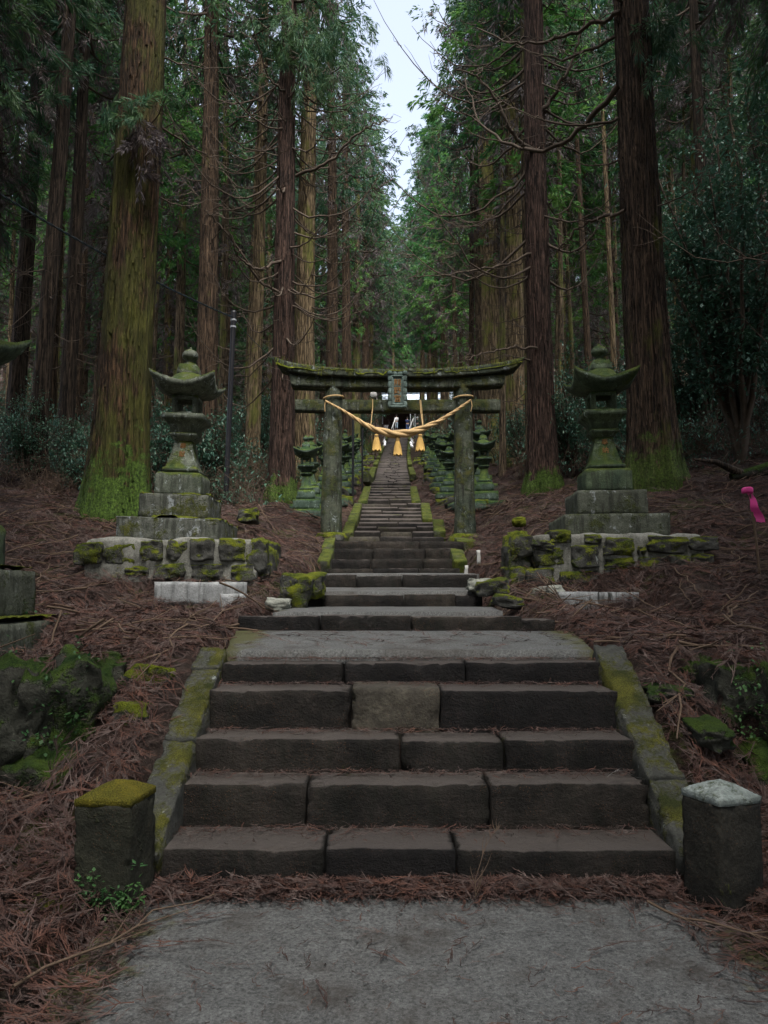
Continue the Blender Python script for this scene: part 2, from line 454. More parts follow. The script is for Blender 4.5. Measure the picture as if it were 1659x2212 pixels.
M['paper'] = plain('white_paper', (.75, .78, .85), .7, .1)
M['gold'] = plain('faded_gold_lettering', (.24, .12, .035), .7, c2=(.16, .085, .03), scale=30)
M['pole'] = plain('black_painted_steel', (.012, .012, .016), .45, .4, spec=.5)
M['cable'] = plain('dark_cable', (.03, .045, .055), .6, .4)
M['pink'] = plain('pink_ribbon_plastic', (.62, .055, .26), .5, .25, scale=20)
M['white'] = plain('white_paint', (.5, .5, .48), .6, .15)
M['roofmetal'] = plain('pale_blue_metal_roof', (.50, .58, .66), .5, .12, scale=1, spec=.4)
M['darkwood'] = plain('dark_brown_timber', (.050, .030, .024), .8, .4)
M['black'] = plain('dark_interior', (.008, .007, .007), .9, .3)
M['steel'] = plain('grey_steel_rail', (.5, .52, .55), .4, .1, metallic=.3)

def concrete():
    s = NT('path_concrete'); p = s.pos()
    n1 = s.noise(p, 1.1, 5, .6); n2 = s.noise(p, 65, 3, .8); n3 = s.noise(p, 8, 5, .6)
    b = s.mix(n1, (.066, .069, .068), (.118, .120, .116))
    b = s.mix(.8, b, s.ramp(n2, [(.30, .15), (.70, 1.9)]), 'MULTIPLY')
    b = s.mix(.6, b, s.ramp(n3, [(.3, .7), (.7, 1.25)]), 'MULTIPLY')
    v = s.voro(p, 130)
    b = s.mix(s.math('MULTIPLY', s.math('LESS_THAN', v, .12), .8), b, (.42, .41, .38))
    b = s.mix(s.math('MULTIPLY', s.ramp(s.noise(p, 2.3, 5, .7), [(.50, 0), (.68, 1)]), .7), b, (.042, .035, .029))
    # moss along the two edges of the path
    x = s.sep(s.geo.outputs['Position'])
    e = s.math('ADD', s.math('SUBTRACT', s.math('ABSOLUTE', s.math('SUBTRACT', x[0], .2)), 1.18), s.math('MULTIPLY', s.math('SUBTRACT', s.noise(p, 5, 5, .7), .5), .9))
    b = s.mix(s.math('MULTIPLY', s.ramp(e, [(.0, 0), (.14, 1)]), .85), b, s.mix(s.noise(p, 60, 3), (.025, .035, .01), (.10, .09, .025)))
    s.col(b); s.rough(.8)
    s.bump(s.math('ADD', n2, s.math('MULTIPLY', n3, .6)), .5, .012)
    return s.m
M['concrete'] = concrete()

def soil():
    s = NT('forest_floor'); p = s.pos()
    st = s.noise(p, 26, 5, .75, 1.6); st2 = s.noise(p, 9, 4, .7, 2.5); n1 = s.noise(p, 1.2, 5, .65)
    b = s.mix(s.ramp(st, [(.35, 0), (.65, 1)]), (.018, .011, .009), (.070, .040, .030))
    b = s.mix(.8, b, s.ramp(st2, [(.35, .4), (.65, 1.4)]), 'MULTIPLY')
    b = s.mix(s.ramp(n1, [(.5, 0), (.62, .6)]), b, (.10, .075, .062))
    m = s.ramp(s.math('ADD', s.noise(p, .9, 6, .72), s.math('MULTIPLY', s.noise(p, 12, 3), .15)), [(.63, 0), (.69, 1)])
    b = s.mix(s.math('MULTIPLY', m, .75), b, s.mix(s.noise(p, 14, 3), (.025, .04, .010), (.10, .11, .02)))
    s.col(b); s.rough(.95)
    s.bump(s.math('ADD', st, s.math('MULTIPLY', st2, 1.5)), 1, .06)
    return s.m
M['soil'] = soil()

# ---------------------------------------------------------------- stair profile
# distance, v of the front edge, left and right ends, joints between the blocks
ST = [(3.99, 1833, 335, 1465, (700, 985)), (4.352, 1690, 378, 1402, (662, 1058)), (4.63, 1596, 415, 1370, (865, 1088)),
      (4.948, 1490, 447, 1335, (758, 950)), (5.287, 1430, 475, 1305, (742, 1005)),
      (6.9, 1331, 513, 1203, (690, 888, 1130)), (9.2, 1284, 640, 1043, (698, 873, 984)), (10.8, 1242, 666, 1032, (770, 869)),
      (12.2, 1227, 708, 994, (806, 905)), (12.75, 1207, 705, 991, (800, 915)), (13.3, 1184.5, 711, 985, (805, 918)),
      (13.85, 1169, 715, 1003, (802, 905)), (15.0, 1158, 754, 960, (820, 890)), (15.5, 1147, 764, 942, (822, 890)),
      (16.1, 1136.5, 770, 941, (815, 900)), (16.8, 1127.5, 774, 941, (860,)), (17.5, 1119.5, 777, 912, (840,)),
      (18.3, 1111, 779, 912, (870,)), (19.2, 1103, 780, 912, (825,)), (20.1, 1095, 781, 911, (860,)), (21.0, 1087, 782, 911, (843, 880)),
      (22.3, 1078, 789, 893, (840,)), (23.4, 1072, 790, 893, (855,)), (24.5, 1066, 791, 893, (825,)), (25.7, 1060, 793, 892, (845,)),
      (27.0, 1054, 796, 891, (860,)), (28.4, 1048, 798, 889, (838,)), (29.9, 1042, 801, 888, (850,))]
PROF = [(31.5, 1036, 808, 886), (45, 1010, 815, 880), (60, 985, 824, 878), (80, 950, 837, 881), (93, 926, 842, 884)]
steps = []
for (Y, v, a, b, j) in ST:
    z = zat(v, Y)
    steps.append(dict(Y=Y, z=z, xl=pt(a, v, Y).x, xr=pt(b, v, Y).x, j=[pt(q, v, Y).x for q in j]))
pf = [(Y, zat(v, Y), pt(a, v, Y).x, pt(b, v, Y).x) for (Y, v, a, b) in PROF]
pY = [steps[-1]['Y']] + [p[0] for p in pf]
pZ = [steps[-1]['z']] + [p[1] for p in pf]
pL = [steps[-1]['xl']] + [p[2] for p in pf]
pR = [steps[-1]['xr']] + [p[3] for p in pf]
z = steps[-1]['z']; far = []
while z + .24 < pZ[-1]:
    z += .24
    far.append((float(np.interp(z, pZ, pY)), z))
ZTOP = pZ[-1]
fY = [-40.0, 3.5]; fZ = [0.0, 0.0]; prev = 0.0
for s_ in steps:
    fY.append(s_['Y']); fZ.append(prev); prev = s_['z']
for (Y, z) in far:
    fY.append(Y); fZ.append(prev); prev = z
fY += [97, 108, 150, 260]; fZ += [ZTOP, ZTOP + .8, ZTOP + 23, ZTOP + 82]
cY = [-40] + [s_['Y'] for s_ in steps] + pY[1:] + [260]
cX = [.16] + [(s_['xl'] + s_['xr']) / 2 for s_ in steps] + [(a + b) / 2 for a, b in zip(pL[1:], pR[1:])] + [1.4]
cW = [1.3] + [(s_['xr'] - s_['xl']) / 2 for s_ in steps] + [(b - a) / 2 for a, b in zip(pL[1:], pR[1:])] + [.8]
cW[6] = 1.3; 
def Tz(Y): return np.interp(Y, fY, fZ)
def xc(Y): return np.interp(Y, cY, cX)
def hw(Y): return np.interp(Y, cY, cW)
SB = [(-40, .02), (3.0, .03), (3.7, .06), (4.1, .2), (5.25, 1.0), (6.9, 1.13), (8.9, 1.39), (9.6, 1.52), (10.8, 1.80), (12.4, 2.0), (13.8, 2.3), (15.5, 2.62)]
def side(Y):
    a = np.interp(Y, [p[0] for p in SB], [p[1] for p in SB])
    return np.where(Y < 15.5, a, Tz(Y) + .06)

def terr(X, Y, detail=True):
    X = np.asarray(X, float); Y = np.asarray(Y, float)
    t = Tz(Y); d0 = X - xc(Y); d = np.abs(d0) - hw(Y)
    B = side(Y)
    # lower ground in front of the two retaining walls
    low = .04 + .28 * ss(Y, 3.3, 4.7)
    wl = (X < -1.80 + .12 * (Y - 4.7)) & (Y < 4.78)
    wr = (X > 2.10) & (Y < 4.78)
    f = ss(Y, 4.72, 4.80)
    B = np.where(wl, low * (1 - f) + 1.0 * f, B)
    B = np.where(wr, low * (1 - f) + 1.0 * f, B)
    B = np.where((X < -1.8) & (Y >= 4.78) & (Y < 5.3), 1.0, B)
    B = np.where((X > 2.1) & (Y >= 4.78) & (Y < 5.3), 1.0, B)
    bank = np.interp(Y, [0, 8, 10, 12.5, 15, 18, 30, 60, 95, 110, 150], [0, 0, .10, .40, .35, .12, .15, .4, 1.0, .4, .4]) * ss(d, .25, 1.7)
    kl = np.interp(Y, [0, 6, 10, 15, 25, 60, 100, 150], [0, 0, .04, .09, .16, .18, .12, .1])
    kr = np.interp(Y, [0, 6, 10, 15, 25, 60, 100, 150], [0, .01, .12, .25, .38, .36, .2, .1])
    dd = np.maximum(0, d - 1.0); dd = 26 * (1 - np.exp(-dd / 26))
    hill = np.where(d0 < 0, kl, kr) * dd
    z = B + bank + hill
    if detail:
        P = np.stack([X, Y, np.zeros_like(X)], -1).reshape(-1, 3)
        n = fbm(P * .55, 3, 3).reshape(X.shape); n2 = fbm(P * 3.1, 8, 3).reshape(X.shape)
        amp = ss(d, .3, 2.5)
        z = z + n * np.interp(Y, [4, 8, 20, 60], [.03, .07, .22, .5]) * amp + n2 * .035 * ss(d, .05, .5)
    z = z - .16 * ss(X, -3.4, -3.1) * (1 - ss(X, -1.75, -1.5)) * ss(Y, 7.7, 8.1) * (1 - ss(Y, 9.3, 9.6))
    z = z - .22 * ss(X, 1.9, 2.1) * (1 - ss(X, 3.1, 3.4)) * ss(Y, 7.1, 8.1) * (1 - ss(Y, 9.3, 9.6))
    z = z - .30 * (1 - ss(X, -2.6, -2.2)) * ss(Y, 4.9, 5.1) * (1 - ss(Y, 6.0, 6.6))
    c = t - .07
    f = ss(d, .02, .28)
    return c * (1 - f) + z * f

def tz(x, y): return float(terr(np.array([x]), np.array([y]))[0])

def axis(segs):
    o = []
    for a, b, s in segs: o.append(np.arange(a, b, s))
    return np.concatenate(o)
gx = axis([(-110, -40, 5), (-40, -12, 1), (-12, -5, .3), (-5, 6, .09), (6, 13, .3), (13, 42, 1), (42, 115, 5)])
gy = axis([(-30, 1, 2), (1, 2.5, .25), (2.5, 9, .075), (9, 20, .12), (20, 40, .35), (40, 110, 1.2), (110, 262, 5)])
GX, GY = np.meshgrid(gx, gy, indexing='ij')
GZ = terr(GX, GY)
n, m = len(gx), len(gy)
i, j = np.meshgrid(np.arange(n - 1), np.arange(m - 1), indexing='ij'); i = i.ravel(); j = j.ravel()
ground = link('ground', mesh_np('ground', np.stack([GX, GY, GZ], 2).reshape(-1, 3), np.stack([i * m + j, (i + 1) * m + j, (i + 1) * m + j + 1, i * m + j + 1], 1), M['soil'], True), kind='structure')

# ---------------------------------------------------------------- concrete path, landing and ramps
def sheet(name, fn, n, m, thick, mat, parent=None, **props):
    """a slab: fn(s, t) -> top point; s across, t away; closed at the rim"""
    s, t = np.meshgrid(np.linspace(0, 1, n + 1), np.linspace(0, 1, m + 1), indexing='ij')
    top = np.array([fn(a, b) for a, b in zip(s.ravel(), t.ravel())])
    bot = top - np.array([0, 0, thick])
    i, j = np.meshgrid(np.arange(n), np.arange(m), indexing='ij'); i = i.ravel(); j = j.ravel(); k = m + 1
    q = np.stack([i * k + j, (i + 1) * k + j, (i + 1) * k + j + 1, i * k + j + 1], 1)
    ring = [a * k for a in range(n + 1)] + [n * k + b for b in range(1, k)] + [a * k + m for a in range(n - 1, -1, -1)] + [b for b in range(m - 1, 0, -1)]
    N = len(top); side_ = []
    for a in range(len(ring)):
        b = (a + 1) % len(ring)
        side_.append((ring[b], ring[a], ring[a] + N, ring[b] + N))
    return link(name, mesh_np(name, np.vstack([top, bot]), np.vstack([q, np.array(side_)]), mat, False), parent, **props)

def nz1(x, seed, f=3.0):
    return float(fbm(np.array([[x * f, seed * 3.3, .5]]), seed, 3)[0])
def pathfn(s, t):
    y = -9 + t * 12.93
    xl = -1.22 + .10 * nz1(y, 4) - .05 * (3.9 - y) * 0; xr = 1.56 + .09 * nz1(y, 9)
    x = xl + s * (xr - xl)
    return (x, y, .004 + .006 * nz1(x * .6, 5) + .004)
sheet('path', pathfn, 30, 90, .07, M['concrete'], kind='structure')
def quadfn(c, jf, seed, jb=.0, dz=0):
    a, b, d, e = [np.array(v) for v in c]    # front-left, front-right, back-right, back-left
    def fn(s, t):
        f = a * (1 - s) + b * s; g = e * (1 - s) + d * s
        p = f * (1 - t) + g * t
        p[1] += (1 - t) * jf * nz1(s * 3, seed, 2.5) + t * jb * nz1(s * 3, seed + 1, 2.5)
        p[0] += jf * .6 * nz1(t * 2, seed + 2, 2) * (s - .5)
        p[2] += .006 * nz1(s * 4 + t, seed + 4, 1.5) + dz
        return p
    return fn
sheet('landing', quadfn([pt(487, 1404, 5.50), pt(1278, 1404, 5.50), pt(1236, 1362, 6.88), pt(512, 1362, 6.88)], .05, 21), 60, 16, .10, M['concrete'], kind='structure')
sheet('ramp', quadfn([pt(588, 1323, 7.12), pt(1085, 1320, 7.12), pt(1062, 1310, 9.18), pt(650, 1310, 9.18)], .09, 31), 50, 12, .10, M['concrete'], kind='structure')
sheet('ramp', quadfn([pt(668, 1279, 9.42), pt(1030, 1277, 9.42), pt(1024, 1269, 10.78), pt(672, 1269, 10.78)], .07, 41), 40, 10, .10, M['concrete'], kind='structure')
sheet('ramp', quadfn([pt(655, 1240, 11.0), pt(1035, 1240, 11.0), pt(1010, 1238, 12.18), pt(695, 1238, 12.18)], .06, 51), 40, 10, .10, M['concrete'], kind='structure')

# ---------------------------------------------------------------- stairs: every block a piece
stairs = link('stone_stairs', None, kind='structure')
allsteps = steps
prevz = 0.0
for k, s_ in enumerate(steps):
    Y, zt = s_['Y'], s_['z']
    Yn = steps[k + 1]['Y'] if k + 1 < len(steps) else Y + 1.4
    depth = min(Yn - Y + .06, .42) if k < 5 or k > 8 else .34
    if k > 12: depth = Yn - Y + .05
    if k == 4: depth = .26
    if k == 5: depth = .26
    if k in (6, 7): depth = .26
    zb = prevz - .12
    xs = [s_['xl']] + s_['j'] + [s_['xr']]
    H = zt - zb
    for q in range(len(xs) - 1):
        a, b = xs[q] + .004, xs[q + 1] - .004
        seed = 100 + k * 7 + q
        dz = R.uniform(-.012, .006) if k < 12 else R.uniform(-.015, .01)
        dy = R.uniform(-.015, .015)
        if k == 3 and q == 1: dz = .014; dy = -.02
        if k == 2 and q == 1: dz = -.018
        if k == 5 and q == 3: dz = -.03; dy = .05
        if k == 6 and q == 0: dz = -.02; dy = .04
        fine = .03 if k < 6 else .07 if k < 14 else .2
        V, Q = rbox(b - a, depth, H, seg=fine, r=.009 if k < 14 else .02, rough=.005 if k < 14 else .008, freq=6, seed=seed, maxn=44 if k < 6 else 20, chip=.02 if k < 14 else .03)
        if k >= 12: V, Q = cbox(b - a, depth, H, .045); dz = R.uniform(-.022, .012)
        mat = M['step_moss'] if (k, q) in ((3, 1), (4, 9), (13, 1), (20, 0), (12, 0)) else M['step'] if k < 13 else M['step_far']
        me = mesh_np('stone_block', V, Q, mat, False)
        o = link('stone_block', me, stairs, ((a + b) / 2, Y + dy + depth / 2, zt + dz - H / 2), (R.uniform(-.006, .006), R.uniform(-.006, .006), R.uniform(-.008, .008)))
    prevz = zt
# the upper flight, too small to pick the blocks apart
mb = MB()
for (Y, z) in far:
    xl = np.interp(Y, pY, pL); xr = np.interp(Y, pY, pR)
    nb = R.choice((2, 3)); cuts = sorted([xl, xr] + [xl + (xr - xl) * (g + R.uniform(-.1, .1)) for g in ([.5] if nb == 2 else [.33, .66])])
    for a, b in zip(cuts[:-1], cuts[1:]):
        V, Q = cbox(b - a - .01, .95, .42, .06)
        mb.add(V + np.array([(a + b) / 2, Y + .48, z - .21 + R.uniform(-.015, .015)]), Q)
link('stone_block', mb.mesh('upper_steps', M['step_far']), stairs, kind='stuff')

def kerb(p, q, w, h, seed, mat='kerb', nseg=1, ends=None):
    """a sloping kerb beam, its top edge from p to q, in nseg stones"""
    p = Vector(p); q = Vector(q); L = (q - p).length
    cuts = ends or [t / nseg for t in range(nseg + 1)]
    for a, b in zip(cuts[:-1], cuts[1:]):
        l = L * (b - a) - .008
        V, Q = rbox(w, l, h, seg=.03 if L < 4 else .09, r=.010 if L < 4 else .02, rough=.006, freq=6, seed=seed, maxn=50, chip=.022)
        c = p.lerp(q, (a + b) / 2)
        dirv = (q - p).normalized()
        rx = math.asin(dirv.z); rz = math.atan2(-dirv.x, dirv.y)
        Mr = Euler((rx, 0, rz)).to_matrix()
        off = Mr @ Vector((0, 0, -h / 2))
        link('kerb_stone', mesh_np('kerb_stone', V, Q, M[mat]), stairs, c + off, (rx, 0, rz))
        seed += 3
kerb(pt(297, 1850, 3.90), pt(459, 1396, 5.42), .195, .36, 300, ends=[0, .47, .86, 1])
kerb(pt(1521, 1858, 3.90), pt(1313, 1390, 5.42), .21, .36, 310, ends=[0, .30, 1])
def kerb_px(u0, v0, Y0, u1, v1, Y1, w, seed, n=1, h=.3):
    kerb(pt(u0, v0, Y0), pt(u1, v1, Y1), w, h, seed, 'kerb_moss', nseg=n)
kerb_px(698, 1212, 12.3, 710, 1184, 13.3, .2, 330); kerb_px(706, 1182, 13.35, 713, 1162, 14.0, .2, 331)
kerb_px(995, 1212, 12.3, 986, 1184, 13.3, .22, 333); kerb_px(1008, 1168, 13.9, 1000, 1160, 14.7, .34, 334)
kerb_px(750, 1150, 15.1, 758, 1126, 16.6, .22, 336); kerb_px(760, 1124, 16.7, 774, 1086, 20.9, .22, 337, 3)
kerb_px(950, 1147, 15.2, 946, 1121, 17.0, .24, 339); kerb_px(924, 1121, 17.2, 918, 1086, 20.9, .24, 340, 3)
kerb_px(783, 1082, 21.3, 794, 1050, 28.0, .26, 345, 4); kerb_px(899, 1082, 21.3, 893, 1050, 28.0, .26, 350, 4)
for sd_, uu, seed in ((-1, pL, 360), (1, pR, 380)):
    ys = np.linspace(28.2, 92, 22)
    for a, b in zip(ys[:-1], ys[1:]):
        if R.random() < .18: continue
        xa = np.interp(a, pY, uu) + sd_ * .16; xb = np.interp(b, pY, uu) + sd_ * .16
        kerb((xa, a, np.interp(a, pY, pZ) + .12), (xb, b - .4, np.interp(b - .4, pY, pZ) + .12), .28, .35, seed, 'kerb_moss'); seed += 1

# ---------------------------------------------------------------- stone bollards
def bollard(label, u, vtop, Y, wd, capmat, rz, seed, h):
    x = xat(u, 1830, Y)
    t = thing('stone_bollard', label, 'stone post', (x, Y + wd / 2, -.04), (0, rad(1.0) * (1 if x > 0 else -1), rz))
    V, Q = rbox(wd, wd, h, seg=.018, r=.007, rough=.0028, freq=9, seed=seed, maxn=34, chip=.012)
    link('shaft', mesh_np('shaft', V + np.array([0, 0, h / 2]), Q, M['bollard' if x > 0 else 'bollard_moss']), t)
    V, Q = boxgrid(wd / 2, wd / 2, .02, 18, 18, 3)
    d = np.maximum(np.abs(V[:, 0]), np.abs(V[:, 1])) / (wd / 2)
    V[:, 2] = np.where(V[:, 2] > -.0199, V[:, 2] * .5 + .062 * (1 - d ** 1.3), V[:, 2])
    V = V + np.stack([fbm(V * 18 + q, seed + q) for q in range(3)], 1) * .003
    V[:, :2] *= 1.0
    link('cap', mesh_np('cap', V + np.array([0, 0, h + .014]), Q, M[capmat]), t)
    return t
bollard('squat square stone post with a bright yellow moss cap left of the lowest step', 230, 1700, 3.64, .275, 'moss_yellow', rad(-7), 501, .52)
bollard('squat square stone post capped with white lichen right of the lowest step', 1582, 1700, 3.62, .245, 'lichen_white', rad(20), 511, .53)

# ---------------------------------------------------------------- stone lanterns
def text_mesh(body, size, mat, extrude=.004):
    c = bpy.data.curves.new('text', 'FONT'); c.body = body; c.size = size; c.extrude = extrude
    c.align_x = 'CENTER'; c.align_y = 'CENTER'; c.resolution_u = 3
    o = bpy.data.objects.new('text', c); C.objects.link(o)
    me = bpy.data.meshes.new_from_object(o.evaluated_get(bpy.context.evaluated_depsgraph_get()))
    bpy.data.objects.remove(o); bpy.data.curves.remove(c)
    me.materials.clear(); me.materials.append(mat)
    return me

def roof_mesh(hwid, mat, n=26, seed=0):
    g = np.linspace(-1, 1, n + 1)
    a, b = np.meshgrid(g, g, indexing='ij'); a = a.ravel(); b = b.ravel()
    r = np.maximum(abs(a), abs(b)); rr = np.hypot(a, b); cor = (abs(a) * abs(b)) ** 1.6
    ed = r ** 3
    up = .135 * cor * ed
    ext = 1 + .10 * cor
    dome = np.interp(np.minimum(rr, 1) * .55 + r * .45, [0, .30, .40, .52, .60, .75, 1.0], [.175, .175, .16, .105, .062, .028, .0])
    top = .150 + dome * 1.08 + up
    bot = np.interp(r, [0, .42, .7, 1], [-.002, -.002, .028, .078]) + up * 1.12
    pa, pb = a * hwid * ext, b * hwid * ext
    T = np.stack([pa, pb, top], 1); B = np.stack([pa * .97, pb * .97, bot], 1)
    T += np.stack([fbm(T * 14 + seed, seed + q) for q in range(3)], 1) * .004
    i, j = np.meshgrid(np.arange(n), np.arange(n), indexing='ij'); i = i.ravel(); j = j.ravel(); k = n + 1
    q = np.stack([i * k + j, (i + 1) * k + j, (i + 1) * k + j + 1, i * k + j + 1], 1)
    N = len(T)
    ring = [x * k for x in range(k)] + [n * k + x for x in range(1, k)] + [x * k + n for x in range(n - 1, -1, -1)] + [x for x in range(n - 1, 0, -1)]
    s_ = [(ring[(x + 1) % len(ring)], ring[x], ring[x] + N, ring[(x + 1) % len(ring)] + N) for x in range(len(ring))]
    return mesh_np('roof', np.vstack([T, B]), np.vstack([q, q[:, ::-1] + N, np.array(s_)]), mat, False)

def lantern_meshes(mat, tiermat, seg, seed):
    P = []
    def bx(name, w_, z0, z1, r=.012, rough=.004, m=None, chip=.012):
        V, Q = rbox(w_, w_, z1 - z0, seg=seg, r=r, rough=rough, seed=seed + len(P), maxn=24, chip=chip)
        P.append((name, mesh_np(name, V + np.array([0, 0, (z0 + z1) / 2]), Q, m or tiermat)))
    bx('base_slab', 1.40, -.06, .25); bx('base_slab', .96, .25, .585)
    V, Q = rbox(.65, .65, .32, seg=seg, r=.015, rough=.004, seed=seed + 9, maxn=20, chip=.012)
    top = V[:, 2] > .14; V[top, :2] *= .93
    P.append(('base_block', mesh_np('base_block', V + np.array([0, 0, .745]), Q, mat)))
    lv = [(.905, .225, .225), (.92, .25, .25), (.955, .255, .255), (.975, .235, .235)]
    for t in np.linspace(0, 1, 9):
        h = .215 * (1 - t) ** 1.35 + .125 * (1 - (1 - t) ** 1.35); lv.append((.985 + t * .375, h, h))
    V, Q = frustum(lv); P.append(('shaft', mesh_np('shaft', V, Q, mat)))
    V, Q = frustum([(1.36, .13, .13), (1.40, .165, .165), (1.425, .195, .195), (1.465, .195, .195), (1.47, .15, .15)]); P.append(('collar', mesh_np('collar', V, Q, mat)))
    V, Q = frustum([(1.471, .185, .185), (1.54, .19, .19), (1.60, .235, .235), (1.642, .285, .285), (1.648, .292, .292), (1.715, .29, .29), (1.72, .285, .285)])
    P.append(('platform', mesh_np('platform', V, Q, mat)))
    mb = MB()
    for sx in (-1, 1):
        for sy in (-1, 1):
            V, Q = rbox(.075, .075, .27, seg=.05, r=.008, rough=.003, seed=seed); mb.add(V + np.array([sx * .1475, sy * .1475, 1.856]), Q)
    V, Q = rbox(.362, .362, .045, seg=.08, r=.006, rough=.002); mb.add(V + np.array([0, 0, 1.744]), Q)
    V, Q = rbox(.362, .362, .06, seg=.08, r=.006, rough=.002); mb.add(V + np.array([0, 0, 1.962]), Q)
    P.append(('firebox', mb.mesh('firebox', mat)))
    rm = roof_mesh(.42, mat, 26 if seg < .06 else 14, seed); co = np.zeros(len(rm.vertices) * 3, dtype=np.float32); rm.vertices.foreach_get('co', co)
    co = co.reshape(-1, 3); co[:, 2] += 1.995; rm.vertices.foreach_set('co', co.ravel()); rm.update()
    P.append(('roof', rm))
    V, Q = frustum([(2.30, .15, .15), (2.34, .15, .15), (2.445, .125, .125), (2.455, .115, .115)]); P.append(('neck_block', mesh_np('neck_block', V, Q, mat)))
    V, Q = lathe([(2.35, 0), (2.352, .085), (2.375, .088), (2.39, .066), (2.425, .058), (2.445, .075), (2.455, .105), (2.49, .118), (2.53, .112), (2.56, .088), (2.58, .055), (2.592, .02), (2.62, .014), (2.625, 0)], 20)
    V[:, 2] += .098
    P.append(('finial', mesh_np('finial', V, Q, mat, True)))
    return P
LM_L = lantern_meshes(M['lantern'], M['plinth'], .045, 600)
LM_R = lantern_meshes(M['lantern_green'], M['plinth_dark'], .045, 640)
LM_F = lantern_meshes(M['lantern_far'], M['lantern_far'], .12, 680)

def lantern(meshes, label, loc, rz=0, tilt=(0, 0), sc=1, group=None, txt=None, skip=()):
    t = thing('stone_lantern', label, 'stone lantern', loc, (tilt[0], tilt[1], rz), group)
    t.scale = sc if not np.isscalar(sc) else (sc,) * 3
    for nm, me in meshes:
        if nm in skip: continue
        o = link(nm, me, t)
        if txt and nm == 'shaft':
            for ch, z, y in ((txt[0], 1.285, -.1365), (txt[1], 1.165, -.166)):
                link('inscription', text_mesh(ch, .095, M['gold']), o, (0, y - .004, z), (rad(90 - 14), 0, 0))
    return t
zL = pt(400, 1158, 10.2).z
lantern(LM_L, 'tall pale lichened stone lantern on the left rubble platform, carved letters on its shaft', (xat(390, 1130, 11.0) , 11.0, zL), rad(1.5), (0, rad(1.6)), (1, 1, 1.045), 'tall lanterns on rubble platforms', '奉献')
lantern(LM_R, 'tall dark green stone lantern on the right rubble platform before the broad cedar', (xat(1308, 1130, 11.0), 11.0, zat(1149, 10.2)), rad(-3), (0, rad(-.4)), (1, 1, 1.045), 'tall lanterns on rubble platforms', '奉納')
lantern(LM_R, 'stone lantern cut off by the left picture edge, mossy slabs and one roof corner showing', (-3.76, 6.45, .90), 0, (0, 0), (1.06, 1.06, 1.27), 'tall lanterns on rubble platforms')
# moss pads on the slabs of the lantern at the edge and on the left one
def moss_pad(parent, hx, hy, z, seed, th=.03, keep=.0, x0=0, y0=0):
    n = 30
    g = np.linspace(-1, 1, n + 1); a, b = np.meshgrid(g, g, indexing='ij'); a = a.ravel() * hx + x0; b = b.ravel() * hy + y0
    P = np.stack([a, b, np.zeros_like(a)], 1)
    h = fbm(P * 5 + seed, seed, 3); hh = fbm(P * 40 + seed, seed + 3, 2) * .006
    zz = np.where(h > keep, th * np.clip((h - keep) * 3, 0, 1), -.02) + hh
    i, j = np.meshgrid(np.arange(n), np.arange(n), indexing='ij'); i = i.ravel(); j = j.ravel(); k = n + 1
    q = np.stack([i * k + j, (i + 1) * k + j, (i + 1) * k + j + 1, i * k + j + 1], 1)
    return link('moss', mesh_np('moss', np.stack([a, b, z + zz], 1), q, M['moss'], True), parent)
lant_edge = [o for o in bpy.data.objects if o.name.startswith('stone_lantern')][-1]
lanterns_main = [o for o in bpy.data.objects if o.name.startswith('stone_lantern')]
for ch in lanterns_main[2].children:
    if ch.name.startswith('base'): ch.scale = (1.24, 1, 1)
moss_pad(lanterns_main[2], .83, .67, .252, 3, .03, -.9); moss_pad(lanterns_main[2], .57, .46, .587, 5, .025, -.9)
moss_pad(lanterns_main[0], .70, .70, .252, 7, .03, .1); moss_pad(lanterns_main[0], .48, .48, .587, 9, .025, .15)

# rows of lanterns up both sides of the upper flight
ords = 'first second third fourth fifth sixth seventh eighth ninth tenth eleventh twelfth thirteenth fourteenth fifteenth sixteenth seventeenth eighteenth nineteenth twentieth'.split()
def lrow(side_, ys, offs):
    for k, Y in enumerate(ys):
        off = offs[k]
        x = xc(Y) + side_ * (hw(Y) + off)
        tx = 'mossy stone lantern %s from the torii in the row %s of the stairs' % (ords[k], 'left' if side_ < 0 else 'right')
        sc = R.uniform(.66, .78) if k else .70
        skip = ('finial', 'neck_block') if R.random() < .12 else ()
        t = lantern(LM_F, tx, (x, Y, tz(x, Y) - .05), R.uniform(-.12, .12), (R.uniform(-.035, .035), R.uniform(-.035, .035)), (sc * R.uniform(.85, 1), sc * R.uniform(.85, 1), sc * R.uniform(.96, 1.08)), 'mossy lanterns lining the upper stairs', skip=skip)
LY = [17.6, 19.7, 21.7, 23.8, 26, 28.2, 30.5, 33, 35.5, 38.2, 41, 44, 47.5, 51, 55, 59.5, 64.5, 70, 76, 83]
lrow(-1, LY, [1.22, 1.3, 1.0, 1.25, .95, 1.2, 1.0, 1.3, 1.05, 1.3, 1.1, 1.4, 1.3, 1.5, 1.3, 1.7, 1.6, 1.9, 1.8, 2.4])
lrow(1, [y + .15 for y in LY], [1.46, 1.25, 1.85, 1.15, 1.7, 1.2, 1.9, 1.3, 1.8, 1.3, 2.0, 1.4, 1.9, 1.4, 2.0, 1.7, 2.2, 1.8, 2.3, 2.2])

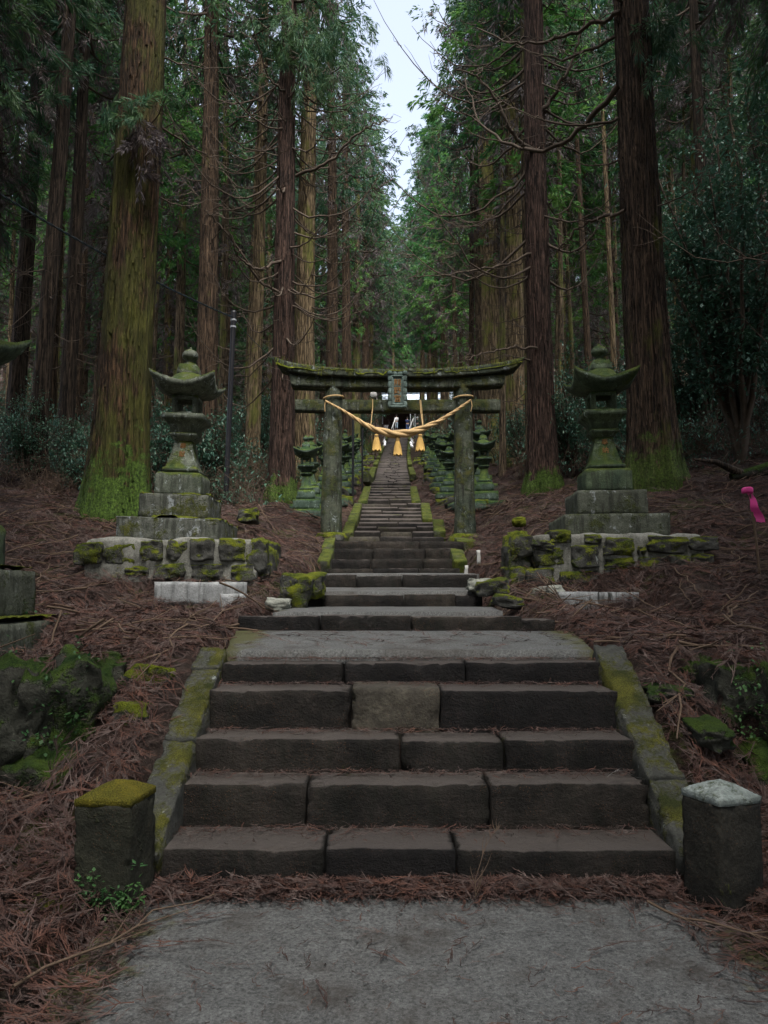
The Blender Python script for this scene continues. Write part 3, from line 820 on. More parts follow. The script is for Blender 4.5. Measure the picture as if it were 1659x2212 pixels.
# ---------------------------------------------------------------- rubble platforms under the two tall lanterns
def platform(label, Y0, core, stones, side_stones, seed, topv):
    x0, x1, zb, zt, depth = core
    t = thing('rubble_platform', label, 'stone platform', ((x0 + x1) / 2, Y0, zb))
    ox, oy, oz = t.location
    V, Q = rbox(x1 - x0, depth, zt - zb + .3, seg=.07, r=.06, rough=.03, freq=5, seed=seed, maxn=44)
    V = V + np.array([0, depth / 2 + .015, (zt - zb + .3) / 2 - .3])
    link('mortar_core', mesh_np('mortar_core', V, Q, M['mortar']), t)
    for k, (a, b, c, d) in enumerate(stones):
        p = pt(a, b, Y0); q = pt(c, d, Y0)
        wd, ht = q.x - p.x, p.z - q.z
        V, Q = rock(wd * .99, .40, ht * 1.0, n=12, k=.22, rough=.13, seed=seed + k)
        link('stone', mesh_np('stone', V, Q, M['rubble']), t, (p.x + wd / 2 - ox, .15 + R.uniform(-.03, .03), (p.z + q.z) / 2 - oz), (0, R.uniform(-.06, .06), 0))
    for k, (u, v, Y, sx, sy, sz) in enumerate(side_stones):
        p = pt(u, v, Y); V, Q = rock(sx, sy, sz, n=10, k=.32, rough=.15, seed=seed + 50 + k)
        link('stone', mesh_np('stone', V, Q, M['rubble']), t, (p.x - ox, p.y - oy, p.z - oz), (0, 0, R.uniform(-.2, .2)))
    return t
Lp = pt(165, 1165, 9.6); Lq = pt(560, 1257, 9.6)
platform('low rubble platform with white mortar joints under the left tall lantern', 9.6, (Lp.x + .1, Lq.x - .05, Lq.z, zat(1162, 9.6), 2.3),
    [(158, 1170, 222, 1222), (222, 1170, 296, 1220), (302, 1167, 352, 1216), (359, 1165, 404, 1216), (410, 1161, 465, 1214), (470, 1161, 532, 1215), (268, 1221, 322, 1244), (330, 1217, 404, 1250),
     (410, 1217, 486, 1258), (494, 1218, 551, 1258)],
    [(556, 1200, 9.85, .30, .5, .42), (572, 1215, 10.3, .32, .6, .46), (574, 1205, 10.9, .34, .6, .46), (566, 1196, 11.6, .3, .7, .4), (560, 1240, 10.0, .3, .5, .26)], 700, 1162)
Rp = pt(1140, 1150, 9.6); Rq = pt(1545, 1277, 9.6)
platform('larger rubble platform of mossy boulders and white mortar under the right tall lantern', 9.6, (Rp.x + .14, Rq.x - .1, Rq.z, zat(1152, 9.6), 2.3),
    [(1184, 1143, 1238, 1175), (1150, 1166, 1196, 1190), (1150, 1180, 1224, 1224), (1230, 1176, 1296, 1230), (1262, 1153, 1302, 1175), (1303, 1160, 1371, 1202), (1396, 1156, 1488, 1196), (1487, 1158, 1553, 1190),
     (1134, 1226, 1198, 1278), (1205, 1232, 1297, 1280), (1302, 1224, 1375, 1280), (1376, 1200, 1440, 1246), (1442, 1198, 1490, 1238), (1492, 1196, 1542, 1220), (1376, 1180, 1396, 1200), (1303, 1204, 1372, 1224), (1376, 1246, 1440, 1272)],
    [(1128, 1180, 9.9, .34, .45, .3), (1114, 1208, 10.0, .34, .5, .4), (1116, 1252, 9.9, .34, .5, .36), (1110, 1195, 10.6, .3, .6, .5), (1108, 1240, 10.5, .3, .6, .4), (1118, 1175, 11.2, .3, .7, .4)], 760, 1152)

# pale concrete slabs lying at the foot of the platforms
def slab(label, u0, v0, u1, v1, Y, depth, mat, seed, group=None, cat='concrete slab', rz=0):
    p = pt(u0, v0, Y); q = pt(u1, v1, Y); h = p.z - q.z + .1; wd = q.x - p.x
    V, Q = rbox(wd, depth, h, seg=.05, r=.008, rough=.003, seed=seed, chip=.008)
    o = link('concrete_slab', mesh_np('concrete_slab', V, Q, M[mat]), None, (p.x + wd / 2, Y + depth / 2, p.z - h / 2), (0, 0, rz))
    return tag(o, label, cat, group)
slab('pale grey concrete slab on edge, left one of two below the left platform', 332, 1256, 403, 1290, 9.05, .10, 'slab_white', 801)
slab('longer pale grey concrete slab on edge below the left platform, behind the small block', 404, 1257, 531, 1290, 9.05, .10, 'slab_white', 802)
slab('small pale concrete block lying before the slabs below the left platform', 474, 1283, 526, 1310, 8.55, .32, 'slab_white', 803, cat='concrete block')
slab('stained grey concrete slab on edge below the right platform, half nearer the stairs', 1204, 1278, 1296, 1310, 9.0, .12, 'slab_stained', 804, rz=-.03)
slab('stained grey concrete slab on edge below the right platform, half farther from the stairs', 1297, 1279, 1382, 1306, 9.03, .12, 'slab_stained', 805)
for lb, a in (('small white marker stake on the litter right of the torii foot', (1030, 1188, 1039, 1206, 11.6)), ('small white marker stake leaning beside the right kerb below the torii', (1003, 1221, 1012, 1235, 11.2))):
    o = slab(lb, *a, .05, 'white', 806, cat='marker stake'); o.name = 'marker_stake'; o.rotation_euler[1] = R.uniform(-.1, .1)

# ---------------------------------------------------------------- loose rocks
def boulder(label, u, v, Y, sx, sy, sz, mat, seed, k=.4, rz=0, name='rock', cat='rock', dz=0):
    p = pt(u, v, Y)
    V, Q = rock(sx, sy, sz, n=12, k=k, rough=.2, seed=seed)
    o = link(name, mesh_np(name, V, Q, M[mat]), None, (p.x, p.y, p.z + dz), (R.uniform(-.2, .2), R.uniform(-.2, .2), rz))
    return tag(o, label, cat)
boulder('upright mossy block left of the steps below the torii', 640, 1276, 8.7, .34, .40, .36, 'rubble', 820, .15)
boulder('mossy boulder tucked behind the upright block left of the steps', 662, 1266, 9.1, .42, .4, .28, 'rubble', 821, .3)
boulder('pale angular rock on the litter left of the steps', 600, 1306, 8.2, .26, .22, .14, 'rock_pale', 822, .3)
boulder('low mossy rock on the bank between left lantern and torii', 537, 1116, 12.6, .34, .3, .24, 'rubble', 823, .3)
boulder('bright mossy stone lying on the right bank behind the boulders', 1121, 1128, 13.2, .24, .24, .16, 'moss', 824, .6)
boulder('flat grey rock beside the right end of the upper steps', 1042, 1266, 9.3, .38, .3, .16, 'rock_pale', 825, .35)
boulder('grey mossy rock between steps and right rubble platform', 1062, 1270, 9.1, .40, .3, .2, 'rubble', 826, .3)
boulder('low flat rock right of the landing ramp', 1098, 1300, 8.3, .32, .26, .14, 'rubble', 827, .4)
boulder('whitish rock at the corner of the right rubble platform', 1176, 1284, 9.2, .42, .3, .18, 'rock_pale', 828, .4)
boulder('half buried rock left of the sloping left kerb, upper one', 330, 1472, 5.15, .30, .26, .22, 'rubble', 829, .3)
boulder('half buried rock left of the sloping left kerb, lower and smaller one', 292, 1532, 4.85, .22, .24, .16, 'rubble', 830, .35, dz=-.04)
boulder('large flat rock in the litter left of the left bollard', 110, 1945, 3.75, .36, .4, .26, 'rubble', 831, .35, dz=-.08)
boulder('mossy half buried rock right of the sloping right kerb', 1440, 1490, 5.0, .26, .26, .10, 'rubble_dark', 832, .5, dz=-.02)
boulder('long moss covered rock sunk in the slope right of the kerb', 1530, 1570, 4.6, .20, .36, .12, 'rubble_dark', 833, .5, dz=-.03)
for k, (u, v, Y, s_) in enumerate([(800, 1098, 0, 0)][:0]): pass

# retaining walls of dark mossy boulders at both sides of the lowest flight
def wall(label, pieces, seed):
    p0 = pieces[0]
    t = thing('rubble_wall', label, 'retaining wall', (p0[0], p0[1], 0))
    for k, (x, y, z, sx, sy, sz) in enumerate(pieces):
        V, Q = rock(sx, sy, sz, n=16, k=.35, rough=.2, freq=2.6, seed=seed + k)
        V = V + np.stack([fbm(V * 16 + q, seed + q, 2) for q in range(3)], 1) * .012
        link('stone', mesh_np('stone', V, Q, M['rubble_dark']), t, (x - p0[0], y - p0[1], z), (0, 0, R.uniform(-.15, .15)))
    return t
wall('dark dripping retaining wall of mossy boulders at the left edge', [(-1.93, 4.88, .74, .46, .5, .60), (-2.30, 4.84, .72, .52, .5, .64), (-2.75, 4.86, .75, .5, .5, .6), (-2.05, 4.78, .28, .6, .5, .52), (-2.55, 4.74, .26, .62, .5, .55), (-1.84, 5.2, .82, .4, .5, .4), (-3.1, 4.8, .5, .6, .5, 1.0), (-2.3, 4.60, .02, .8, .4, .3)], 840)
wall('dark rounded boulders clothed in moss at the right edge', [(2.16, 4.92, .84, .30, .36, .36), (2.50, 4.82, .70, .50, .5, .62), (2.95, 4.85, .72, .55, .5, .62), (2.36, 4.72, .30, .50, .42, .5), (2.85, 4.72, .28, .6, .5, .52), (2.15, 5.25, .88, .35, .4, .28)], 860)

# mossy stones edging the terraces under the lantern rows
kk = 0
for sd_ in (-1, 1):
    for k in range(26):
        Y = 17.5 + k * 1.55 + R.uniform(-.4, .4)
        off = R.uniform(.55, 1.15) + (.25 if sd_ > 0 else 0)
        x = xc(Y) + sd_ * (hw(Y) + off)
        s_ = R.uniform(.35, .75)
        V, Q = rock(s_, s_ * R.uniform(.6, 1.2), s_ * R.uniform(.45, .75), n=7, k=.35, rough=.2, seed=900 + kk); kk += 1
        o = link('mossy_stone', mesh_np('mossy_stone', V, Q, M['rubble']), None, (x, Y, tz(x, Y) + s_ * .08), (0, 0, R.uniform(0, 3)))
        tag(o, 'mossy field stone among those between the stairs and the %s lantern row' % ('left' if sd_ < 0 else 'right'), 'stone', 'mossy stones on the %s bank of the stairs' % ('left' if sd_ < 0 else 'right'))

# ---------------------------------------------------------------- torii
TY = 15.0
tor = thing('torii_gate', 'moss streaked stone torii gate spanning the stairs', 'torii gate', (xat(859, 1158, TY), TY, zat(1158, TY)))
tx0, ty0, tz0 = tor.location
def tp(u, v, dy=0):
    p = pt(u, v, TY); return np.array([p.x - tx0, dy, p.z - tz0])
for (ut, vt, ub, vb, rt, rb) in ((721.5, 833, 714.5, 1160, .172, .212), (999.5, 833, 1005, 1162, .176, .215)):
    a = tp(ub, vb) - np.array([0, 0, .25]); b = tp(ut, vt)
    t = np.linspace(0, 1, 50)[:, None]
    V, Q = tube(a * (1 - t) + b * t, (rb * (1 - t) + rt * t)[:, 0], 40)
    V = V + np.stack([fbm(V * np.array([5, 5, 2.2]) + q * 3, 41 + q, 4) for q in range(3)], 1) * .010
    link('pillar', mesh_np('pillar', V, Q, M['torii'], True), tor)
    V, Q = rock(.62, .62, .26, n=10, k=.5, seed=int(ub))
    link('footing', mesh_np('footing', V, Q, M['rubble']), tor, a + np.array([0, .0, .20]))
def beam(name, us, tops, bots, hd, mat, slant0, slant1, n=60, rough=.008):
    """curved beam: at u the top and bottom v; the ends cut on the slant"""
    uu = np.linspace(us[0], us[-1], n)
    vt = np.interp(uu, us, tops); vb = np.interp(uu, us, bots)
    k1 = np.ones(9) / 9
    vt = np.convolve(np.pad(vt, 4, mode='reflect', reflect_type='odd'), k1, 'valid'); vb = np.convolve(np.pad(vb, 4, mode='reflect', reflect_type='odd'), k1, 'valid')
    T = np.array([tp(u, v) for u, v in zip(uu, vt)]); B = np.array([tp(u, v) for u, v in zip(uu, vb)])
    e = np.linspace(-1, 1, n)
    B[:, 0] += np.where(e < 0, slant0 * np.abs(e) ** 6, -slant1 * np.abs(e) ** 6)
    rows = []
    m = 5
    for f in np.linspace(0, 1, m): rows.append(T * (1 - f) + B * f - np.array([0, hd, 0]))
    for f in np.linspace(0, 1, m)[1:]: g = B.copy(); g[:, 1] = -hd + 2 * hd * f; rows.append(g)
    for f in np.linspace(0, 1, m)[1:]: g = B * (1 - f) + T * f; g[:, 1] = hd; rows.append(g)
    for f in np.linspace(0, 1, m)[1:-1]: g = T.copy(); g[:, 1] = hd - 2 * hd * f; g[:, 2] += .02 * math.sin(f * PI); rows.append(g)
    K = len(rows); V = np.stack(rows, 1).reshape(-1, 3)
    V = V + np.stack([fbm(V * 4.5 + q * 2, 61 + q, 4) for q in range(3)], 1) * rough
    i, j = np.meshgrid(np.arange(n - 1), np.arange(K), indexing='ij'); i = i.ravel(); j = j.ravel(); j2 = (j + 1) % K
    Q = np.stack([i * K + j, i * K + j2, (i + 1) * K + j2, (i + 1) * K + j], 1)
    caps = []
    for base, fl in ((0, 0), ((n - 1) * K, 1)):
        r = [base + x for x in range(K)]
        for x in range(K // 2 - 1):
            q = (r[x], r[x + 1], r[K - 2 - x], r[K - 1 - x]); caps.append(q[::-1] if not fl else q)
    return link(name, mesh_np(name, V, np.vstack([Q, np.array(caps)]), mat), tor)
beam('top_beam', [591, 628, 705, 780, 857, 935, 1015, 1080, 1131], [778, 791, 800, 803.5, 804.5, 803, 799, 790, 778], [800, 812, 818, 821, 822, 821, 817, 811, 800], .23, M['torii'], .16, .16)
beam('under_beam', [627, 705, 780, 857, 935, 1015, 1090], [813.5, 819.5, 822.5, 823.5, 822.5, 818.5, 813], [838, 841, 843, 843, 843, 840, 836], .17, M['torii'], .04, .04)
beam('tie_beam', [638, 857, 1080], [865, 866, 865], [891, 892, 891], .085, M['torii'], 0, 0)
# moss growing on the top beam
uu = np.linspace(600, 1124, 220); vv = np.interp(uu, [591, 628, 705, 780, 857, 935, 1015, 1080, 1131], [778, 791, 800, 803.5, 804.5, 803, 799, 790, 778])
P = np.array([tp(u, v) for u, v in zip(uu, vv)]); rows = []
for f in np.linspace(-1, 1, 13):
    g = P.copy(); g[:, 1] = f * .245
    h = fbm(np.stack([P[:, 0] * 7, np.full(len(P), f * 1.6), P[:, 0] * 0], 1), 5, 4)
    h2 = fbm(np.stack([P[:, 0] * 1.6, np.full(len(P), f), P[:, 0] * 0], 1), 15, 2)
    g[:, 2] += np.where(abs(f) > .97, -.035 - .05 * np.clip(h, 0, 1), .010 + .020 * h) - np.where(h2 < -.05, .05, 0)
    rows.append(g)
K = len(rows); V = np.stack(rows, 1).reshape(-1, 3)
i, j = np.meshgrid(np.arange(len(P) - 1), np.arange(K - 1), indexing='ij'); i = i.ravel(); j = j.ravel()
link('moss', mesh_np('moss', V, np.stack([i * K + j, (i + 1) * K + j, (i + 1) * K + j + 1, i * K + j + 1], 1), M['moss'], True), tor)
# hanging wisps of moss and grass on the beam edge
mb = MB()
for k in range(260):
    q = R.randint(0, len(P) - 1); p0 = P[q] + np.array([R.uniform(-.02, .02), -.235 - R.uniform(0, .02), R.uniform(-.02, .02)])
    L = R.uniform(.02, .10) * (2.2 if R.random() < .05 else 1); dx = R.uniform(-.04, .04); wdt = R.uniform(.004, .010)
    up_ = 1 if R.random() < .4 else -1
    mb.add([p0, p0 + [wdt, 0, 0], p0 + [wdt + dx, -.02, up_ * L], p0 + [dx, -.02, up_ * L]], [(0, 1, 2, 3)])
link('moss_wisps', mb.mesh('moss_wisps', M['moss']), tor, kind='stuff')
# plaque
pl = link('name_plaque', None, tor)
a = tp(840, 818); b = tp(876, 893)
pw, ph = b[0] - a[0], a[2] - b[2]; pc = (a + b) / 2 + np.array([0, -.33, 0])
mb = MB()
V, Q = rbox(pw * .74, .07, ph * .94, seg=.04, r=.01, rough=.003); mb.add(V, Q)
mb2 = MB()
for sx in (-1, 1):
    for k in range(5):
        V, Q = rock(.10, .09, ph / 4.6, n=6, k=.75, rough=.05, seed=k); mb2.add(V + np.array([sx * pw * .42, .0, (k - 2) * ph / 5.2]), Q)
    V, Q = rbox(.035, .10, ph * .86, seg=.05, r=.008, rough=.002); mb2.add(V + np.array([sx * pw * .31, -.01, 0]), Q)
for k in range(4):
    V, Q = rock(pw * .30, .11, .10, n=6, k=.8, rough=.05, seed=20 + k); mb2.add(V + np.array([(k - 1.5) * pw * .30, -.01, ph * .50 + (.02 if k in (0, 3) else 0)]), Q)
for zz, hh, ww in ((.43, .035, .66), (-.40, .05, .66), (-.46, .05, .9)):
    V, Q = rbox(pw * ww, .11, hh, seg=.05, r=.008, rough=.002); mb2.add(V + np.array([0, -.01, zz * ph]), Q)
p1 = link('plaque_board', mb.mesh('plaque_board', M['plaque']), tor, pc, (rad(-6), 0, 0))
p2 = link('plaque_frame', mb2.mesh('plaque_frame', M['plaque']), p1)
bpy.data.objects.remove(pl)
for k, ch in enumerate('熊野宮'):
    link('letter', text_mesh(ch, .155, M['gold'], .006), p1, (0, -.042, .165 - k * .165), (rad(90), 0, 0))

# ---------------------------------------------------------------- sacred rope with tassels
rp = thing('sacred_rope', 'thick golden twisted straw rope hanging between the torii pillars', 'rope', pt(858, 930, TY - .28))
ro = np.array(rp.location)
rx = [703, 740, 752, 788, 811, 846, 858, 882, 905, 948, 985, 1017]; rv = [866, 886, 894, 917, 928.5, 937, 938, 935.5, 929, 910.5, 887, 864]
rr = [2.4, 3.2, 3.8, 5.6, 7.2, 9.4, 9.6, 9.2, 8.0, 5.2, 3.6, 2.6]
s = np.linspace(0, 1, 12); t = np.linspace(0, 1, 260)
def smooth_interp(t, s, v):
    y = np.interp(t, s, v); k = np.hanning(17); k /= k.sum(); return np.convolve(np.pad(y, 8, mode='reflect', reflect_type='odd'), k, 'valid')
cu, cv, cr = [smooth_interp(t, np.array([(u - 703) / (1017 - 703) for u in rx]), a) for a in (rx, rv, rr)]
cen = np.array([np.array(pt(u, v, TY - .26)) for u, v in zip(cu, cv)]) - ro
rad_m = cr * .9 * TY / F * (1 + .05 * fbm(np.stack([t * 40, t * 0, t * 0], 1), 3, 2))
T = np.gradient(cen, axis=0); T /= np.linalg.norm(T, axis=1, keepdims=True)
Bv = np.array([0, -1.0, 0]); Nn = np.cross(T, Bv)
ds = np.linalg.norm(np.gradient(cen, axis=0), axis=1)
ph_ = np.cumsum(ds / (rad_m * 2 * 2.9 + .02)) * 2 * PI / 1.0 * .42
for k in range(3):
    a = -ph_ + k * 2 * PI / 3
    P = cen + (np.cos(a)[:, None] * Nn + np.sin(a)[:, None] * Bv) * (rad_m * .50)[:, None]
    V, Q = tube(P, rad_m * .60, 14)
    link('strand', mesh_np('strand', V, Q, M['rope'], True), rp)
def tassel(label, u, v0, v1, wd):
    p = pt(u, v0, TY - .26); q = pt(u, v1, TY - .26); h = p.z - q.z; r = wd / 2 * TY / F
    t = thing('straw_tassel', label, 'tassel', p, group='straw tassels under the sacred rope')
    k = 44; prof = [(0.02, .45), (0, .5), (-.10, .52), (-.14, .42), (-.2, .52), (-.55, .8), (-1, 1.0)]
    V, Q = lathe([(z * h, rr_ * r) for z, rr_ in prof], k)
    th = np.arctan2(V[:, 1], V[:, 0]); f = 1 + .10 * np.cos(th * 22) * (V[:, 2] < -.2 * h); V[:, :2] *= f[:, None]
    V[:, 2] += np.where(V[:, 2] < -.9 * h, .015 * np.cos(th * 7), 0)
    n = len(prof); V = np.vstack([V, [(0, 0, -h * .9)]]); c = len(V) - 1
    caps = [((n - 1) * k + x, (n - 1) * k + (x + 2) % k, (n - 1) * k + (x + 1) % k, c)[:] for x in range(0, k, 2)]
    caps = [((n - 1) * k + x, c, (n - 1) * k + (x + 2) % k, (n - 1) * k + (x + 1) % k) for x in range(0, k, 2)]
    link('skirt', mesh_np('skirt', V, np.vstack([Q, np.array(caps)]), M['straw'], False), t)
    for zz in (.06, .13):
        th = np.linspace(0, 2 * PI, 20); P = np.stack([np.cos(th) * r * .50, np.sin(th) * r * .50, np.full(20, -zz * h)], 1)
        V, Q = tube(P, .006, 6); link('binding', mesh_np('binding', V, Q, M['rope'], True), t)
tassel('left straw tassel of the three hanging under the rope', 813.5, 939, 973.5, 19)
tassel('middle and lowest straw tassel hanging under the rope', 859, 946, 983, 18)
tassel('right straw tassel of the three hanging under the rope', 907.5, 939, 973.5, 19)
def shide(label, u, v0, v1, wd, flip):
    p = pt(u, v0, TY - .24); q = pt(u, v1, TY - .24); h = p.z - q.z; ww = wd * TY / F
    mb = MB(); n = 4
    for k in range(n):
        x0 = (-.5 + .22 * (k % 2) * 1) * ww * flip; x1 = x0 + .78 * ww * flip; za = -k * h / n; zb = -(k + 1.25) * h / n
        y = -.012 * k
        V = [(x0, y, za), (x1, y, za - .03), (x1, y - .004, zb - .03), (x0, y - .004, zb)]
        V2 = [(a_, b_ + .002, c_) for a_, b_, c_ in V]
        mb.add(V + V2, [(0, 1, 2, 3), (7, 6, 5, 4), (0, 4, 5, 1), (1, 5, 6, 2), (2, 6, 7, 3), (3, 7, 4, 0)])
    o = link('paper_streamer', mb.mesh('paper_streamer', M['paper']), None, p, (0, rad(16 * flip), rad(20 * flip)))
    return tag(o, label, 'paper streamer', 'white zigzag paper streamers on the rope')
shide('white zigzag paper streamer beside the left tassel, half turned away', 828, 944, 963, 8, -1)
shide('white zigzag paper streamer beside the right tassel, facing the viewer', 892, 946, 965, 10.5, 1)
def cord(name, label, pts, r, mat, cat, k=6, parent=None, group=None):
    o0 = np.array(pts[0]); V, Q = tube(np.array([np.array(p) for p in pts]) - o0, r, k)
    me = mesh_np(name, V, Q, M[mat], True)
    if parent is not None: return link(name, me, parent, o0 - np.array(parent.matrix_world.translation if False else parent.location))
    o = link(name, me, None, o0); return tag(o, label, cat, group)
cord('suspension_cord', '', [pt(805, 862, TY - .1), pt(805, 880, TY - .12), pt(801, 918, TY - .26)], .009, 'rope', '', parent=rp)
cord('suspension_cord', '', [pt(907, 864, TY - .1), pt(909, 890, TY - .12), pt(913, 918, TY - .26)], .009, 'rope', '', parent=rp)
cord('suspension_cord', '', [pt(909, 864, TY - .1), pt(911.5, 890, TY - .12), pt(914, 918, TY - .26)], .007, 'rope', '', parent=rp)
for u, sgn in ((721, -1), (1000, 1)):
    c = pt(u, 861, TY); th = np.linspace(0, 2 * PI, 30)
    P = np.stack([c.x + np.cos(th) * .205, c.y + np.sin(th) * .205, c.z + .02 * np.cos(th * 1 + .5)], 1)
    cord('pillar_tie', '', P, .016, 'rope', '', parent=rp)
    e = pt(u + sgn * 17.5, 861, TY - .1)
    cord('rope_tail', '', [e, e + Vector((sgn * .015, -.03, -.15)), e + Vector((-.01, -.03, -.27))], .008, 'rope', '', parent=rp)

# ---------------------------------------------------------------- pole and cables
pb = pt(487, 1092, 17.0); pb.z = tz(pb.x, 17.0) - .1; ptp = pt(505, 677, 17.0)
pol = thing('black_pole', 'slim black metal pole leaning slightly behind the left tall lantern', 'pole', pb)
a = np.array(ptp - pb); t = np.linspace(0, 1, 12)[:, None]
V, Q = tube(t * a, .058, 16); Vc, Qc = lathe([(0, .062), (.05, .064), (.06, 0)], 16)
link('shaft', mesh_np('shaft', V, Q, M['pole'], True), pol); link('cap', mesh_np('cap', Vc, Qc, M['pole']), pol, a)
for f in (.965, .93):
    V, Q = tube(np.array([f * a - [.0, 0, .02], f * a + [0, 0, .02]]), .068, 14); link('clamp', mesh_np('clamp', V, Q, M['steel']), pol)
def sagcable(name, label, p, q, sag, twist=True, r=.011):
    n = 160; t = np.linspace(0, 1, n)[:, None]; p = np.array(p); q = np.array(q)
    c = p * (1 - t) + q * t; c[:, 2] -= sag * 4 * (t * (1 - t))[:, 0]
    mb = MB(); L = np.linalg.norm(q - p)
    for k in (0, 1):
        a_ = t[:, 0] * L / .35 * 2 * PI + k * PI
        o_ = np.stack([np.zeros(n), np.cos(a_), np.sin(a_)], 1) * r * 1.1
        V, Q = tube(c + o_ * (1 if twist else .3), r, 5); mb.add(V - p, Q)
    o = link(name, mb.mesh(name, M['cable'], True), None, p); tag(o, label, 'cable'); return o
sagcable('overhead_cable', 'thin twisted cable crossing the left cedars down to the black pole', pt(-40, 395, 11), ptp + Vector((0, 0, -.1)), .12)
sagcable('overhead_cable', 'thin cable running from the black pole down behind the torii beam', ptp + Vector((.02, 0, -.15)), pt(640, 812, 17.6), .10, False, .006)
pr2 = pt(770, 1085, 26)
for lb, u, v0, v1, Y in (('dark thin pole right behind the left torii pillar', 763, 896, 1060, 22.5), ('dark thin pole nearer the rope among the left row of lanterns', 783, 925, 1040, 27.5)):
    p = pt(u, v0, Y); zb = tz(p.x, Y) - .1
    V, Q = tube(np.array([(0, 0, 0), (0, 0, (p.z - zb) / 2), (0, 0, p.z - zb)]), .035, 10)
    o = link('steel_post', mesh_np('steel_post', V, Q, M['pole'], True), None, (p.x, Y, zb)); tag(o, lb, 'pole')

# ---------------------------------------------------------------- pink ribbon on a stake
p = pt(1612, 1058, 8.6); zb = tz(p.x + .08, 8.6)
st_ = thing('survey_stake', 'thin dark stake with a bright pink ribbon tied to its top, at the right', 'stake', (p.x + .05, 8.6, zb))
V, Q = tube(np.array([(0.06, 0, -.1), (.03, 0, (p.z - zb) * .5), (-.02, 0, p.z - zb)]), .014, 6); link('stick', mesh_np('stick', V, Q, M['twig']), st_)
mb = MB(); H_ = p.z - zb
V, Q = rbox(.13, .05, .07, seg=.02, r=.02, rough=.008, freq=20, seed=3); mb.add(V + np.array([-.04, -.01, H_ - .01]), Q)
n = 14; t = np.linspace(0, 1, n); cx = -.02 + t * .10 + .015 * np.sin(t * 9); cz = H_ - .03 - t * .33; ww = .03 + .03 * t
for yy, f in ((-.02, 1), (.012, .7)):
    A = np.stack([cx - ww * f, yy + .012 * np.sin(t * 11), cz * 1], 1); B = np.stack([cx + ww * f, yy + .02 * np.sin(t * 7 + 1), cz - .01], 1)
    V = np.vstack([A, B]); i = np.arange(n - 1); mb.add(V, np.stack([i, i + n, i + n + 1, i + 1], 1))
link('ribbon', mb.mesh('ribbon', M['pink'], True), st_)

# ---------------------------------------------------------------- shrine hall at the head of the stairs
HY = 100.0; hz = ZTOP
def hp(u, v, Y=HY): return pt(u, v, Y)
hall = thing('shrine_hall', 'small shrine hall with a pale blue metal roof at the head of the stairs', 'shrine building', (hp(905, 923).x, HY, hz - .1))
hx0 = hall.location.x
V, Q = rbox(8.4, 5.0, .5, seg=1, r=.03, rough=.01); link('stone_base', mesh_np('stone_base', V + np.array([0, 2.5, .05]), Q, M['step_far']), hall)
for x in (-3.9, -1.5, 1.3, 3.9):
    V, Q = rbox(.22, .22, 2.4, seg=.6, r=.02, rough=0); link('post', mesh_np('post', V, Q, M['darkwood']), hall, (x, .3, 1.45))
V, Q = rbox(8.0, .12, 2.4, seg=.8, r=.01, rough=0); link('back_wall', mesh_np('back_wall', V, Q, M['darkwood']), hall, (0, 3.2, 1.45))
for sx in (-1, 1):
    V, Q = rbox(2.9, .12, 2.3, seg=.8, r=.01, rough=0); link('front_panel', mesh_np('front_panel', V, Q, M['darkwood']), hall, (sx * 2.6, .55, 1.45))
    V, Q = rbox(.12, 2.6, 2.3, seg=.8, r=.01, rough=0); link('side_wall', mesh_np('side_wall', V, Q, M['darkwood']), hall, (sx * 3.9, 1.85, 1.45))
V, Q = rbox(8.4, .2, .3, seg=.8, r=.01, rough=0); link('lintel', mesh_np('lintel', V, Q, M['darkwood']), hall, (0, .3, 2.75))
# roof: two curved slopes with depth
n = 10; mb = MB(); mbw = MB()
ztop = hp(870, 840).z - hall.location.z; zea = hp(870, 893).z - hall.location.z
for sgn, y0, y1 in ((1, 2.2, -2.2), (-1, 2.2, 6.0)):
    t = np.linspace(0, 1, n); y = y0 + (y1 - y0) * t; z = ztop + (zea - ztop) * (t ** .8)
    for mbx, dz, hwd in ((mb, 0, 4.9), (mbw, -.12, 4.75)):
        V = []
        for yy, zz in zip(y, z):
            V += [(-hwd, yy, zz + dz), (hwd, yy, zz + dz), (hwd, yy, zz + dz - .1), (-hwd, yy, zz + dz - .1)]
        Q = []
        for k in range(n - 1):
            a = k * 4
            for c in range(4): d = (c + 1) % 4; Q.append((a + c, a + d, a + 4 + d, a + 4 + c))
        Q += [(0, 1, 2, 3), tuple((n - 1) * 4 + c for c in (0, 3, 2, 1))]
        mbx.add(V, Q)
rf = link('roof', mb.mesh('roof', M['roofmetal']), hall)
link('eave_boards', mbw.mesh('eave_boards', M['darkwood']), hall)
V, Q = rbox(10.0, .5, .3, seg=2, r=.05, rough=0); link('ridge', mesh_np('ridge', V, Q, M['roofmetal']), rf, (0, 2.2, ztop + .1))
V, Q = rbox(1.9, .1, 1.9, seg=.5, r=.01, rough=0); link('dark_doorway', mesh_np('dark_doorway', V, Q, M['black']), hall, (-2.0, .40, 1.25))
for k in range(3):
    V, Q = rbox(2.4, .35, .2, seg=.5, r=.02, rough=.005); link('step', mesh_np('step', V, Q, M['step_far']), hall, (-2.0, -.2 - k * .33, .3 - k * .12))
V, Q = tube(np.array([(0, 0, 0), (.02, 0, -.5), (0, 0, -1.1)]), .05, 8); link('bell_rope', mesh_np('bell_rope', V, Q, M['paper']), hall, (-1.6, -.3, 2.5))
